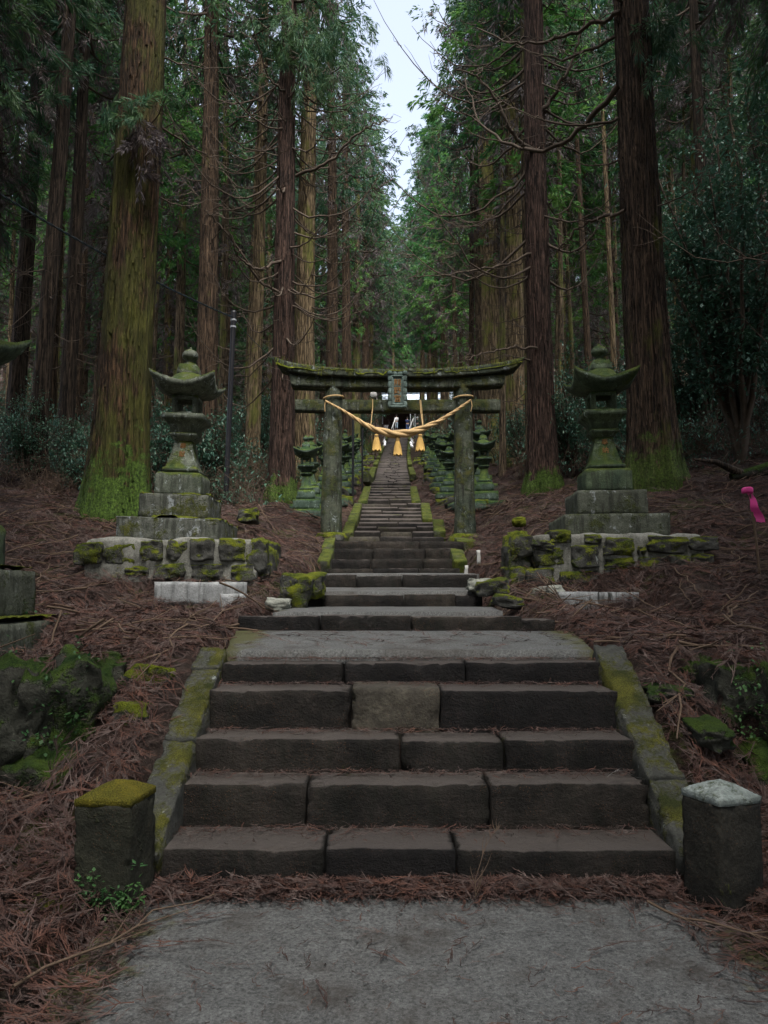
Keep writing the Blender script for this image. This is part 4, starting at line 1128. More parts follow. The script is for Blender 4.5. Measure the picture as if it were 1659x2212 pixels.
for lb, (u0, v0, u1, v1) in (('white handrail sloping up at the left of the top steps', (846, 926, 854, 904)), ('white handrail sloping up at the right of the top steps', (884, 926, 893, 903))):
    a = pt(u0, v0, 88.5); b = pt(u1, v1, 93.0)
    t = thing('handrail', lb, 'handrail', a)
    d = np.array(b - a)
    V, Q = tube(np.array([d * 0, d * .5, d]), .055, 8); link('rail', mesh_np('rail', V, Q, M['white']), t)
    for f in (.05, .5, .97):
        V, Q = tube(np.array([d * f, d * f - [0, 0, .9]]), .045, 8); link('post', mesh_np('post', V, Q, M['white']), t)
for lb, u in (('white upright post between the two right hand worshippers', 886.5), ('white upright post beside the worshipper in the pale cap', 896.5)):
    a = pt(u, 892, 94); V, Q = tube(np.array([(0, 0, 0), (0, 0, -1.0), (0, 0, -2.0)]), .05, 8)
    o = link('flag_pole', mesh_np('flag_pole', V, Q, M['steel']), None, a); tag(o, lb, 'post')
# white floodlight beside the rope cord, on its own post
a = pt(811, 857, 60); fl = thing('floodlight', 'white floodlight on a short bracket on a post among the distant trunks', 'floodlight', (a.x, 60, tz(a.x, 60)))
H_ = a.z - fl.location.z
V, Q = tube(np.array([(0, 0, -.2), (0, 0, H_ * .5), (0, 0, H_)]), .07, 8); link('post', mesh_np('post', V, Q, M['bark_dark']), fl)
V, Q = rock(.55, .35, .5, n=6, k=.6, rough=.03); link('lamp_head', mesh_np('lamp_head', V, Q, M['white']), fl, (-.15, -.1, H_ + .1))
V, Q = tube(np.array([(0, 0, 0), (.2, -.05, -.5), (.25, 0, -1.0)]), .035, 6); link('bracket', mesh_np('bracket', V, Q, M['white']), fl, (0, 0, H_ + .1))

# ---------------------------------------------------------------- worshippers
def skin_body(name, mat, verts, edges, parent, lvl=2, root=0, loc=(0, 0, 0)):
    me = bpy.data.meshes.new(name); me.from_pydata([v[:3] for v in verts], edges, []); me.materials.append(mat)
    o = link(name, me, parent, loc)
    sk = o.modifiers.new('skin', 'SKIN'); sk.use_smooth_shade = True
    for k, v in enumerate(verts):
        r = v[3]; me.skin_vertices[0].data[k].radius = (r, r) if len(v) < 5 else (v[3], v[4])
        me.skin_vertices[0].data[k].use_root = (k == root)
    sb = o.modifiers.new('sub', 'SUBSURF'); sb.levels = lvl; sb.render_levels = lvl
    return o
def person(label, u, Y, jacket, trousers, hat, rz, arms, h=1.6):
    p = pt(u, 925, Y); f = h / 1.7
    t = thing('person', label, 'person', (p.x, Y, ZTOP), (0, 0, rz)); t.scale = (f, f, f)
    V = [(0, 0, .92, .13, .10), (0, .0, 1.12, .13, .10), (0, 0, 1.36, .15, .10), (0, .0, 1.46, .06), (0, .01, 1.54, .055), (0, .02, 1.60, .085), (0, .02, 1.66, .085),
         (-.19, 0, 1.40, .055), (.19, 0, 1.40, .055), (-.09, 0, .86, .085), (.09, 0, .86, .085), (-.10, .0, .47, .055), (.10, .01, .47, .055), (-.10, -.03, .08, .04), (.10, -.03, .08, .04), (-.11, .12, .04, .04), (.11, .12, .04, .04), (0, .10, 1.60, .018)]
    E_ = [(0, 1), (1, 2), (2, 3), (3, 4), (4, 5), (5, 6), (2, 7), (2, 8), (0, 9), (0, 10), (9, 11), (10, 12), (11, 13), (12, 14), (13, 15), (14, 16), (5, 17)]
    A = []
    for s_, (el, ha) in zip((-1, 1), arms):
        b = 7 if s_ < 0 else 8; k = len(V)
        V += [(s_ * el[0], el[1], el[2], .042), (s_ * ha[0], ha[1], ha[2], .03)]; E_ += [(b, k), (k, k + 1)]; A.append((el, ha))
    skin_body('body', M['skin'], V, E_, t, 1)
    J = [(0, 0, .93, .155, .115), (0, 0, 1.14, .155, .12), (0, 0, 1.37, .175, .12), (0, 0, 1.45, .085)]; JE = [(0, 1), (1, 2), (2, 3)]
    for s_, (el, ha) in zip((-1, 1), arms):
        k = len(J); w_ = [el[q] * .15 + ha[q] * .85 for q in range(3)]
        J += [(s_ * .20, 0, 1.40, .072), (s_ * el[0], el[1], el[2], .062), (s_ * w_[0], w_[1], w_[2], .05)]; JE += [(2, k), (k, k + 1), (k + 1, k + 2)]
    skin_body('jacket', jacket, J, JE, t, 1)
    skin_body('trousers', trousers, [(0, 0, .93, .14, .11), (-.09, 0, .84, .10), (.09, 0, .84, .10), (-.10, .0, .47, .075), (.10, .01, .47, .075), (-.10, -.03, .09, .06), (.10, -.03, .09, .06)], [(0, 1), (0, 2), (1, 3), (2, 4), (3, 5), (4, 6)], t, 1)
    V, Q = rock(.205, .225, .17, n=8, k=.95, rough=.03); link('hair' if hat is M['hair'] else 'cap', mesh_np('hair', V, Q, hat, True), t, (0, .0, 1.70))
M['skin'] = plain('skin_tone', (.45, .30, .23), .6, .1); M['hair'] = plain('dark_hair', (.03, .025, .02), .7)
M['cl_white'] = plain('white_cloth', (.72, .72, .74), .8, .1); M['cl_jean'] = plain('pale_blue_jeans', (.35, .45, .55), .8, .2)
M['cl_navy'] = plain('navy_cloth', (.03, .045, .12), .8, .2); M['cl_blue'] = plain('blue_jeans', (.08, .14, .32), .8, .2); M['cl_dark'] = plain('dark_cloth', (.02, .02, .03), .8, .2)
dn = ((.24, .02, 1.14), (.22, .10, .92)); fw_ = ((.22, .06, 1.14), (.06, .26, 1.22))
person('standing worshipper in a white jacket and pale jeans seen from behind', 856.5, 93.2, M['cl_white'], M['cl_jean'], M['hair'], rad(8), (dn, fw_), 1.68)
person('standing worshipper in a navy jacket and blue jeans before the dark doorway', 880, 94.5, M['cl_navy'], M['cl_blue'], M['hair'], rad(-6), (fw_, fw_), 1.72)
person('worshipper in dark clothes and a pale cap, rightmost of the three', 901.5, 94.5, M['cl_dark'], M['cl_dark'], M['cl_white'], rad(-30), (dn, fw_), 1.72)

# ---------------------------------------------------------------- trees
def trunk_mesh(name, mat, h, r0, rtop, kr, kz, seed, ridge=.03, flare=.6, lean=(0, 0), zmax=None, lobes=5, flh=.7, knots=0):
    """fluted cedar trunk: spreading foot, ridged bark, slight sweep"""
    zz = np.concatenate([np.linspace(-.4, 2.5, int(kz * .35)), np.linspace(2.5, h, int(kz * .65) + 1)[1:]])
    th = np.arange(kr) * 2 * PI / kr
    Z, TH = np.meshgrid(zz, th, indexing='ij')
    t = np.clip(Z / h, 0, 1)
    r = r0 * (1 - t) + rtop * t
    lob = np.cos(TH * lobes + seed) * .5 + np.cos(TH * (lobes + 2) + seed * 2.3) * .4
    r = r * (1 + flare * np.exp(-np.maximum(Z, 0) / flh) * (1 + .45 * lob) + .03 * lob)
    P = np.stack([np.cos(TH) * 2.2 * r0 * 6, np.sin(TH) * 2.2 * r0 * 6, Z * .35], 2).reshape(-1, 3)
    n = fbm(P, seed, 4).reshape(Z.shape)
    P2 = np.stack([np.cos(TH) * r0 * 30, np.sin(TH) * r0 * 30, Z * .9], 2).reshape(-1, 3)
    n2 = fbm(P2, seed + 9, 3).reshape(Z.shape)
    r = r + ridge * r0 * (n * 1.0 + n2 * .9 - .25 * np.abs(n2))
    rr = np.random.RandomState(seed)
    for k in range(knots):
        z0, a0 = rr.uniform(1, min(h, 11)), rr.uniform(0, 2 * PI)
        da = np.angle(np.exp(1j * (TH - a0)))
        r = r + .055 * np.exp(-((Z - z0) / .09) ** 2 - (da * r0 / .08) ** 2)
    sx = lean[0] * t * h + .012 * h * np.sin(t * 2.2 + seed) * t; sy = lean[1] * t * h
    V = np.stack([r * np.cos(TH) + sx, r * np.sin(TH) + sy, Z], 2).reshape(-1, 3)
    n_, k = len(zz), kr
    i, j = np.meshgrid(np.arange(n_ - 1), np.arange(k), indexing='ij'); i = i.ravel(); j = j.ravel(); j2 = (j + 1) % k
    Q = np.stack([i * k + j, i * k + j2, (i + 1) * k + j2, (i + 1) * k + j], 1)
    def axis_at(z):
        t = min(max(z / h, 0), 1)
        return np.array([lean[0] * t * h + .012 * h * math.sin(t * 2.2 + seed) * t, lean[1] * t * h, z]), r0 * (1 - t) + rtop * t
    return mesh_np(name, V, Q, mat, True), axis_at

def bough(rs, p, az, L, r, droop=.25, rise=.5, twigs=6, k=5, n=12, wig=.06, start=.0):
    """one dead bough: leaves the trunk, sags, sweeps up, carries bent twigs"""
    mb = MB()
    d = np.array([math.cos(az), math.sin(az), 0]); sd = np.array([-d[1], d[0], 0])
    s = np.linspace(0, 1, n)
    c = rs.uniform(-.25, .25)
    P = p + L * (s[:, None] * d + (c * s ** 2)[:, None] * sd)
    P[:, 2] += L * (start * s - droop * np.sin(s * PI * .9) * (1 - s * .2) + rise * s ** 2.5)
    P[1:-1] += rs.normal(0, wig * L * .12, (n - 2, 3))
    V, Q = tube(P, r * (1 - s * .85), k); mb.add(V, Q)
    for q in range(twigs):
        f = rs.uniform(.2, .95); i0 = int(f * (n - 1)); b = P[i0]
        a = az + rs.choice([-1, 1]) * rs.uniform(.4, 1.2); l = L * rs.uniform(.12, .38) * (1.1 - f * .4)
        m = 6; u = np.linspace(0, 1, m); dd = np.array([math.cos(a), math.sin(a), 0])
        T = b + l * (u[:, None] * dd); T[:, 2] += l * (rs.uniform(-.5, .25) * u + rs.uniform(-.2, .5) * u ** 2)
        T[1:] += rs.normal(0, .04 * l, (m - 1, 3))
        V, Q = tube(T, r * .38 * (1 - u * .75), 3 if k < 6 else 4); mb.add(V, Q)
    return mb

def tufts(rs, cent, dirs, n, L, wd, spread=.7, droop=.35):
    """sprays of narrow needle-covered twiglets round each centre: n quads each"""
    N = len(cent)
    ax_ = dirs + rs.normal(0, .45, (N, 3)); ax_[:, 2] -= droop; ax_ /= np.linalg.norm(ax_, axis=1, keepdims=True)
    PL = L * rs.uniform(.8, 1.9, (N, 1))
    c = np.repeat(cent, n, 0); d = np.repeat(ax_, n, 0); pl = np.repeat(PL, n, 0)
    f = rs.uniform(0, 1, (N * n, 1)); o = rs.normal(0, 1, (N * n, 3)); o /= np.linalg.norm(o, axis=1, keepdims=True)
    b = c + d * pl * f + o * L * .16 * (1.2 - f); b[:, 2] -= (pl * f ** 2)[:, 0] * .35
    u = d + o * spread; u[:, 2] -= .25; u /= np.linalg.norm(u, axis=1, keepdims=True)
    l = L * .55 * rs.uniform(.5, 1.25, (N * n, 1))
    s = np.cross(u, rs.normal(0, 1, (N * n, 3))); s /= np.maximum(np.linalg.norm(s, axis=1, keepdims=True), 1e-6)
    w_ = wd * rs.uniform(.6, 1.3, (N * n, 1))
    mid = b + u * l * .5
    tip = b + u * l; tip[:, 2] -= l[:, 0] * .15
    V = np.stack([b - s * w_ * .2, mid - s * w_ * .5, tip, mid + s * w_ * .5], 1).reshape(-1, 3)
    return V, np.arange(N * n * 4).reshape(-1, 4)

def crown_meshes(seed, z0, h, rmax, axis_at, nb, per, nq, L, wd, deadfrac=.3, nm='crown', green='green', fill=1.0):
    rs = np.random.RandomState(seed)
    G, D = [], []; br = MB()
    Gd, Dd = [], []
    for k in range(nb):
        f = (k + rs.uniform(0, 1)) / nb
        z = z0 + (h - z0) * f ** .9
        a, r = axis_at(z)
        az = k * 2.399 + rs.uniform(-.4, .4)
        lob = .75 + .35 * math.sin(az * 3 + seed + z * .4)
        RL = rmax * min(1, (f + .10) * 4.0) * (1 - f) ** .75 * lob * rs.uniform(.7, 1.15) + .35
        d = np.array([math.cos(az), math.sin(az), 0])
        s = np.linspace(0, 1, 6)
        P = a + s[:, None] * d * RL; P[:, 2] += RL * (-.28 * np.sin(s * PI * .8) + .22 * s ** 2)
        V, Q = tube(P, (.035 + .008 * RL) * (1 - s * .8), 3); br.add(V, Q)
        m = max(2, int(per * (.4 + RL / rmax)))
        fr = rs.uniform(.25, 1.05, m)
        idx = np.clip(fr * 5, 0, 4.999); i0 = idx.astype(int); ff = (idx - i0)[:, None]
        c = P[i0] * (1 - ff) + P[np.minimum(i0 + 1, 5)] * ff + rs.normal(0, 1, (m, 3)) * np.array([.30, .30, .20]) * (.4 + RL * .22)
        for q in range(m):
            dead = rs.uniform() < deadfrac * (1.7 - 1.5 * fr[q]) * (1.6 if f < .3 else .7)
            (D if dead else G).append(c[q]); (Dd if dead else Gd).append(d * .7 + np.array([0, 0, -.1 if dead else .15]))
    out = [('branches', br.mesh('branches', M['branch']))]
    if G:
        V, Q = tufts(rs, np.array(G), np.array(Gd), nq, L, wd); out.append(('foliage', mesh_np('foliage', V, Q, M[green], False)))
    if D:
        V, Q = tufts(rs, np.array(D), np.array(Dd), nq, L * 1.05, wd * .7, .8, .75); out.append(('withered_foliage', mesh_np('withered_foliage', V, Q, M['dead'], False)))
    return out

def bark_strips(t, ax, r0, flare, flh, mat, seed, n):
    rs = np.random.RandomState(seed + 5); mb = MB()
    for k in range(n):
        z = rs.uniform(.1, 11) ** 1.0; a = rs.uniform(0, 2 * PI); L = rs.uniform(.12, .55); w_ = rs.uniform(.008, .026); pts = []
        for f in np.linspace(0, 1, 4):
            zz = z + L * f; c, r = ax(zz); r = r * (1 + flare * math.exp(-max(zz, 0) / flh)) + .004 + .022 * (rs.uniform() * .4 + (f - .3) ** 2 * 1.2)
            aa = a + rs.normal(0, .012); wr = w_ * (1 - .7 * abs(f - .4))
            for sg in (-1, 1): pts.append((c[0] + r * math.cos(aa + sg * wr / r), c[1] + r * math.sin(aa + sg * wr / r), zz))
        mb.add(pts, [(0, 1, 3, 2), (2, 3, 5, 4), (4, 5, 7, 6)])
    link('bark_strips', mb.mesh('bark_strips', M[mat]), t, kind='stuff')

def big_tree(label, u, Y, r0, h, mat, seed, lean=(0, 0), boughs=(), crown=None, kr=150, kz=200, flare=.6, ridge=.06, knots=0, group='old cedars along the stairs', dz=0, flh=.7, strips=0):
    x = (u - 829.5) / F * Y * 1.0
    t = thing('cedar_tree', label, 'cedar tree', (x, Y, tz(x, Y) + dz), group=group)
    me, ax = trunk_mesh('trunk', M[mat], h, r0, r0 * .35, kr, kz, seed, ridge, flare, lean, flh=flh, knots=knots)
    link('trunk', me, t)
    if strips: bark_strips(t, ax, r0, flare, flh, mat, seed, strips)
    rs = np.random.RandomState(seed)
    for (n, za, zb, La, Lb, rr_, az, daz, dr, ri, tw) in boughs:
        for k in range(n):
            z = rs.uniform(za, zb) if n > 3 else za + (zb - za) * (k + .5) / n
            c, r = ax(z); a = rad(az) + rs.uniform(-1, 1) * rad(daz)
            p = c + np.array([math.cos(a), math.sin(a), 0]) * r * .7
            mb = bough(rs, p, a, rs.uniform(La, Lb), rr_ * rs.uniform(.7, 1.2), dr * rs.uniform(.6, 1.3), ri * rs.uniform(.5, 1.3), tw, 5, 12)
            link('bough', mb.mesh('bough', M['branch'], True), t)
    if crown:
        for nm, m_ in crown_meshes(seed, crown[0], h, crown[1], ax, crown[2], 10, 26, .38, .055, .3): link(nm, m_, t)
    return t, ax, rs

tL1, axL1, rsL = big_tree('massive mossy cedar with orange bark left of the left tall lantern', 246, 13.0, .46, 24, 'bark_L', 1001, (.020, 0), [(5, 5.5, 10, .9, 2.2, .02, 30, 170, .1, .3, 5)], (12, 3.4, 60), flare=.42, knots=5, dz=-.1, flh=.8, strips=2600)
tL2, *_ = big_tree('straight brown cedar rising behind the left tall lantern', 436, 22.0, .33, 25, 'bark_mid', 1002, (.004, 0), [(10, 3, 12, .8, 1.8, .016, 90, 180, .15, .3, 4)], (13, 3, 60), 90, 140, ridge=.05, strips=900)
tL3, *_ = big_tree('reddish grey cedar with drooping dead boughs just left of the torii', 606, 21.0, .33, 25, 'bark_red', 1003, (.012, 0), [(34, 3.4, 13, 1.8, 4.2, .030, 180, 100, .34, .62, 8), (26, 4.5, 13, 1.6, 3.6, .028, 0, 80, .25, .6, 7)], (13.5, 3.2, 60), 100, 150, flare=.55, ridge=.07, strips=1300)
tL4, *_ = big_tree('yellow mossy twin cedar close behind the torii left end', 655, 27.0, .40, 26, 'bark_pale', 1004, (.004, 0), [(24, 4, 14, 1.2, 3.2, .024, 0, 180, .25, .6, 6)], (14, 3.3, 60), 80, 120)
tR1, *_ = big_tree('dark red cedar with long curved dead boughs right of the torii', 1178, 19.0, .34, 24, 'bark_red', 1005, (-.010, 0), [(12, 4.5, 12.5, 2.0, 4.4, .038, 180, 60, .30, .55, 8), (12, 5.5, 12.5, 1.5, 3.5, .035, 10, 60, .28, .6, 7), (4, 3.2, 6, 1.2, 2.6, .025, 180, 60, .05, .25, 5)], (14, 3.2, 60), 110, 160, flare=.5, ridge=.08, knots=4, strips=1300)
tR2, *_ = big_tree('broad dark brown cedar leaning slightly behind the right tall lantern', 1420, 14.6, .43, 24, 'bark_R', 1006, (-.026, 0), [(5, 6, 10.5, 1.2, 3.4, .035, 180, 50, .1, .45, 6), (4, 5, 10.5, .5, 1.2, .02, 0, 60, .05, .2, 3)], (13, 3.4, 60), flare=.42, ridge=.08, knots=8, flh=.7, strips=2200)
tR3, *_ = big_tree('pale straight cedar between the torii and the dark red cedar', 1120, 27.0, .36, 27, 'bark_pale', 1007, (-.002, 0), [(22, 4, 14, 1.4, 3.6, .022, 180, 120, .22, .5, 6)], (15, 3.3, 60), 80, 120)
tR4, *_ = big_tree('mossy yellow cedar directly behind the right end of the torii', 1068, 30.0, .42, 27, 'bark_pale', 1008, (-.002, 0), [(24, 4, 15, 1.4, 3.8, .022, 170, 140, .25, .5, 6)], (15, 3.3, 60), 80, 120)
def limb(tree, pts, r, forks=()):
    o0 = np.array(tree.location)
    P = np.array([np.array(pt(*p)) for p in pts]) - o0; n = 24; f = np.linspace(0, 1, len(P)); g = np.linspace(0, 1, n)
    C_ = np.stack([np.interp(g, f, P[:, k]) for k in range(3)], 1); k5 = np.ones(5) / 5
    C_ = np.stack([np.convolve(np.pad(C_[:, k], 2, mode='reflect', reflect_type='odd'), k5, 'valid') for k in range(3)], 1)
    C_[1:-1] += NRL.normal(0, .025, (n - 2, 3)); mb = MB(); V, Q = tube(C_, r * (1 - .75 * g), 7); mb.add(V, Q)
    for q in range(11):
        i0 = NRL.randint(4, n - 1); l = NRL.uniform(.3, 1.3); a = NRL.uniform(0, 6.28); u = np.linspace(0, 1, 7)[:, None]
        T = C_[i0] + u * l * np.array([math.cos(a), .4 * math.sin(a), NRL.uniform(-.4, .8)]) + NRL.normal(0, .04, (7, 3)) * (u > 0)
        V, Q = tube(T, r * .3 * (1 - .8 * u[:, 0]), 4); mb.add(V, Q)
    link('bough', mb.mesh('bough', M['branch'], True), tree)
NRL = np.random.RandomState(4)
def sprays(tree, u, v, Y, n, spread, dead=False, seed=1, L=.34):
    rs = np.random.RandomState(seed); c = np.array(pt(u, v, Y)) - np.array(tree.location) + rs.normal(0, 1, (n, 3)) * np.array(spread)
    V, Q = tufts(rs, c, rs.normal(0, .6, (n, 3)) + [0, 0, -.3], 70, L, .020, .7, .5)
    link('withered_foliage' if dead else 'foliage', mesh_np('foliage', V, Q, M['dead' if dead else 'green']), tree)
sprays(tL1, 292, 235, 12.5, 15, (.34, .15, .14), seed=2, L=.26); sprays(tL1, 315, 300, 12.45, 14, (.10, .08, .26), True, 3, .28)
sprays(tL3, 690, 110, 20.2, 60, (.7, .4, .6), seed=4, L=.42); sprays(tL3, 640, 60, 20.4, 40, (.5, .4, .4), seed=5, L=.42)
sprays(tR2, 1425, 60, 14.2, 36, (.25, .2, .7), seed=6)
limb(tR2, [(1335, 185, 14.4), (1290, 240, 14.8), (1240, 295, 15.2), (1180, 328, 15.5), (1120, 325, 15.9), (1060, 295, 16.3), (1020, 240, 16.5), (1005, 170, 16.6)], .065)
limb(tR2, [(1340, 25, 14.4), (1270, 60, 14.9), (1180, 90, 15.3), (1100, 95, 15.8), (1030, 60, 16.2)], .05)
limb(tR2, [(1350, 455, 14.3), (1290, 470, 14.8), (1240, 500, 15.2), (1200, 545, 15.6)], .04)
limb(tR1, [(1160, 330, 18.8), (1110, 300, 18.5), (1075, 220, 18.2), (1035, 165, 18), (985, 150, 17.8)], .06)
limb(tR1, [(1160, 545, 18.8), (1080, 575, 18.5), (980, 590, 18), (880, 602, 17.5)], .035)
limb(tR1, [(1160, 752, 18.7), (1100, 750, 18.3), (1060, 760, 18), (1000, 775, 17.6)], .035)
limb(tR1, [(1170, 240, 18.9), (1220, 170, 18.6), (1250, 90, 18.4), (1275, 10, 18.2)], .06)
limb(tL3, [(610, 560, 20.8), (560, 585, 20.3), (515, 560, 19.8), (495, 500, 19.4)], .05)
limb(tL3, [(620, 640, 20.8), (560, 610, 20.5), (520, 540, 20), (470, 480, 19.5), (440, 450, 19.3)], .045)
limb(tL3, [(640, 380, 20.8), (700, 360, 20.4), (760, 300, 20), (800, 270, 19.8), (838, 262, 19.6)], .05)
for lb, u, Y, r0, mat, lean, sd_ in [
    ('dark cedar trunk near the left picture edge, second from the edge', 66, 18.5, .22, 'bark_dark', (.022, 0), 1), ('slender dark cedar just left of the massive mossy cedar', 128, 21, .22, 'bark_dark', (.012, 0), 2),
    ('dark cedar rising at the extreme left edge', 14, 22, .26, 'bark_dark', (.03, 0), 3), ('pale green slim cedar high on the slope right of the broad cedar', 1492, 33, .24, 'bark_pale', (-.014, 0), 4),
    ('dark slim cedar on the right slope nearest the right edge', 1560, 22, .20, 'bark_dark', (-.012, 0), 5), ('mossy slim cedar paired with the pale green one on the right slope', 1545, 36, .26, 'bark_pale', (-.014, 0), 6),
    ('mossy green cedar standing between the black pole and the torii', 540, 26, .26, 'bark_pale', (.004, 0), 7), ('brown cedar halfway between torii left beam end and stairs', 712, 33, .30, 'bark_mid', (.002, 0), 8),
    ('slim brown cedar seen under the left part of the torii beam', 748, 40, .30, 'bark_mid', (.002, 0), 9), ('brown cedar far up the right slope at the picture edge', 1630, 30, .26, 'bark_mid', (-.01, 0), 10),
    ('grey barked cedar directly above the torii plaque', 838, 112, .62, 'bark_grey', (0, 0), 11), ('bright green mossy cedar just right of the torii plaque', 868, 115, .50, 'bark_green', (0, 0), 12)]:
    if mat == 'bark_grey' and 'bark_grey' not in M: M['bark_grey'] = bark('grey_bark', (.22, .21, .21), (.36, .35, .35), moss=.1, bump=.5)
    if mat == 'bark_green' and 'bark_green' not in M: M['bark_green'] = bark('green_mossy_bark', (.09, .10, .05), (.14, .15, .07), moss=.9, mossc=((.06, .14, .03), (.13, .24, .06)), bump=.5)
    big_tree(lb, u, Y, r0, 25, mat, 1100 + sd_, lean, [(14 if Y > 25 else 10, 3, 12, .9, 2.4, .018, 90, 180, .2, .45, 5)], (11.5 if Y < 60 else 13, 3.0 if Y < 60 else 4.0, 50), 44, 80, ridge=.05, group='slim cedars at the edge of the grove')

# forest: five kinds, copied
def forest_proto(seed, h, r0, z0, rmax, mat, green, dead=.45, nb=110, per=15, nq=28, wd=.062):
    me, ax = trunk_mesh('trunk', M[mat], h, r0, .05, 14, 26, seed, .05, .35, (0, 0))
    parts = [('trunk', me)]
    rs = np.random.RandomState(seed); mb = MB()
    for k in range(26):
        z = rs.uniform(2.0, z0 + 3); c, r = ax(z); a = rs.uniform(0, 2 * PI)
        b = bough(rs, c, a, rs.uniform(.8, 2.6), .02, .2 * rs.uniform(.3, 1.6), .4 * rs.uniform(.2, 1.4), 4, 3, 7)
        mb.add(np.vstack(b.V), np.vstack(b.F))
    parts.append(('dead_branches', mb.mesh('dead_branches', M['branch'])))
    parts += crown_meshes(seed, z0, h, rmax, ax, nb, per, nq, .40, wd, dead, green=green)
    return parts
PRO = [forest_proto(2001, 26, .27, 8.0, 3.0, 'bark_far', 'green', .45, 100, 14, 60, .030), forest_proto(2002, 24, .22, 7.0, 2.7, 'bark_far', 'green', .4, 100, 14, 60, .030)]
THIN = [forest_proto(2021, 26, .27, 9.0, 2.8, 'bark_far', 'green', .45, 78, 10), forest_proto(2022, 24, .22, 7.5, 2.5, 'bark_far', 'green_bright', .35, 70, 10), forest_proto(2023, 28, .30, 11, 3.0, 'bark_mid', 'green', .5, 80, 10),
        forest_proto(2024, 25, .24, 8.5, 2.7, 'bark_pale', 'green', .5, 74, 10), forest_proto(2025, 23, .20, 6.5, 2.3, 'bark_far', 'green_bright', .6, 66, 10)]
occ = [(o.location.x, o.location.y) for o in bpy.data.objects if o.name.startswith('cedar_tree')]
PROF_ = [forest_proto(2011, 21, .24, 2.5, 2.7, 'bark_far', 'green', .35, 84, 11), forest_proto(2012, 19, .22, 3.5, 2.4, 'bark_pale', 'green_bright', .5, 84, 11), forest_proto(2013, 23, .26, 4.5, 2.9, 'bark_mid', 'green', .6, 84, 11)]
ft = 0
def forest(y0, y1, sp, corr, maxn):
    global ft
    y = y0
    while y < y1:
        half = .56 * y + 5
        x = -half
        while x < half:
            px, py = x + R.uniform(-.42, .42) * sp, y + R.uniform(-.42, .42) * sp
            x += sp
            cc = float(xc(py)); gap = corr(py)
            if abs(px - cc) < gap: continue
            if 90 < py < 110 and abs(px - cc) < 9: continue
            if any((px - a) ** 2 + (py - b) ** 2 < (2.1 if py < 40 else 3) for a, b in occ): continue
            # keep what stands in front of the named trees thin
            if ft >= maxn: return
            occ.append((px, py)); k = R.randrange(5); ft += 1
            sd_ = 'left' if px < cc else 'right'; far_ = 'nearer' if py < 45 else 'middle' if py < 75 else 'far'
            t = thing('forest_cedar', '%s slope cedar in the dense grove %s of the stairs, straight trunk' % ({'nearer': 'lower', 'middle': 'middle', 'far': 'distant'}[far_], sd_), 'cedar tree',
                      (px, py, tz(px, py) - .1), (R.uniform(-.02, .02), R.uniform(-.02, .02), R.uniform(0, 6.28)), '%s cedars of the grove %s of the stairs' % ({'nearer': 'lower', 'middle': 'middle', 'far': 'distant'}[far_], sd_))
            s_ = R.uniform(.85, 1.15); t.scale = (s_, s_, s_ * R.uniform(.92, 1.1))
            for nm, me in (THIN[k] if (py < 38 or -.04 < px / py < .11 or R.random() < .55) else PROF_[k % 3]): link(nm, me, t)
        y += sp
forest(24, 62, 4.8, lambda y: 3.2 if y < 46 else 2.4, 400)
forest(62, 134, 6.6, lambda y: 1.9 if y < 96 else 0, 285)
# slender bare poles between the bigger cedars
def slim_proto(seed, h, r0, mat):
    me, ax = trunk_mesh('trunk', M[mat], h, r0, .04, 10, 18, seed, .05, .25, (0, 0)); rs = np.random.RandomState(seed); mb = MB()
    for k in range(16):
        z = rs.uniform(2.5, h * .7); c, r = ax(z); a = rs.uniform(0, 2 * PI)
        b = bough(rs, c, a, rs.uniform(.5, 1.6), .014, .15, .3, 3, 3, 6); mb.add(np.vstack(b.V), np.vstack(b.F))
    return [('trunk', me), ('dead_branches', mb.mesh('dead_branches', M['branch']))] + crown_meshes(seed, h * .66, h, 1.5, ax, 34, 8, 22, .38, .055, .3)
SL = [slim_proto(2101, 21, .13, 'bark_pale'), slim_proto(2102, 19, .11, 'bark_far'), slim_proto(2103, 22, .15, 'bark_mid')]
nsl = 0
while nsl < 64:
    py = R.uniform(24, 64); px = R.uniform(-.52, .52) * py; q = px - float(xc(py))
    if abs(q) < 3.4 or any((px - a) ** 2 + (py - b) ** 2 < 1.0 for a, b in occ): continue
    occ.append((px, py)); nsl += 1; sd_ = 'left' if q < 0 else 'right'
    t = thing('slender_cedar', 'slender bare cedar pole between thicker cedars in the grove %s of the stairs' % sd_, 'cedar tree', (px, py, tz(px, py) - .1), (R.uniform(-.03, .03), R.uniform(-.03, .03), R.uniform(0, 6)), 'slender cedars of the grove %s of the stairs' % sd_)
    for nm, me in SL[nsl % 3]: link(nm, me, t)
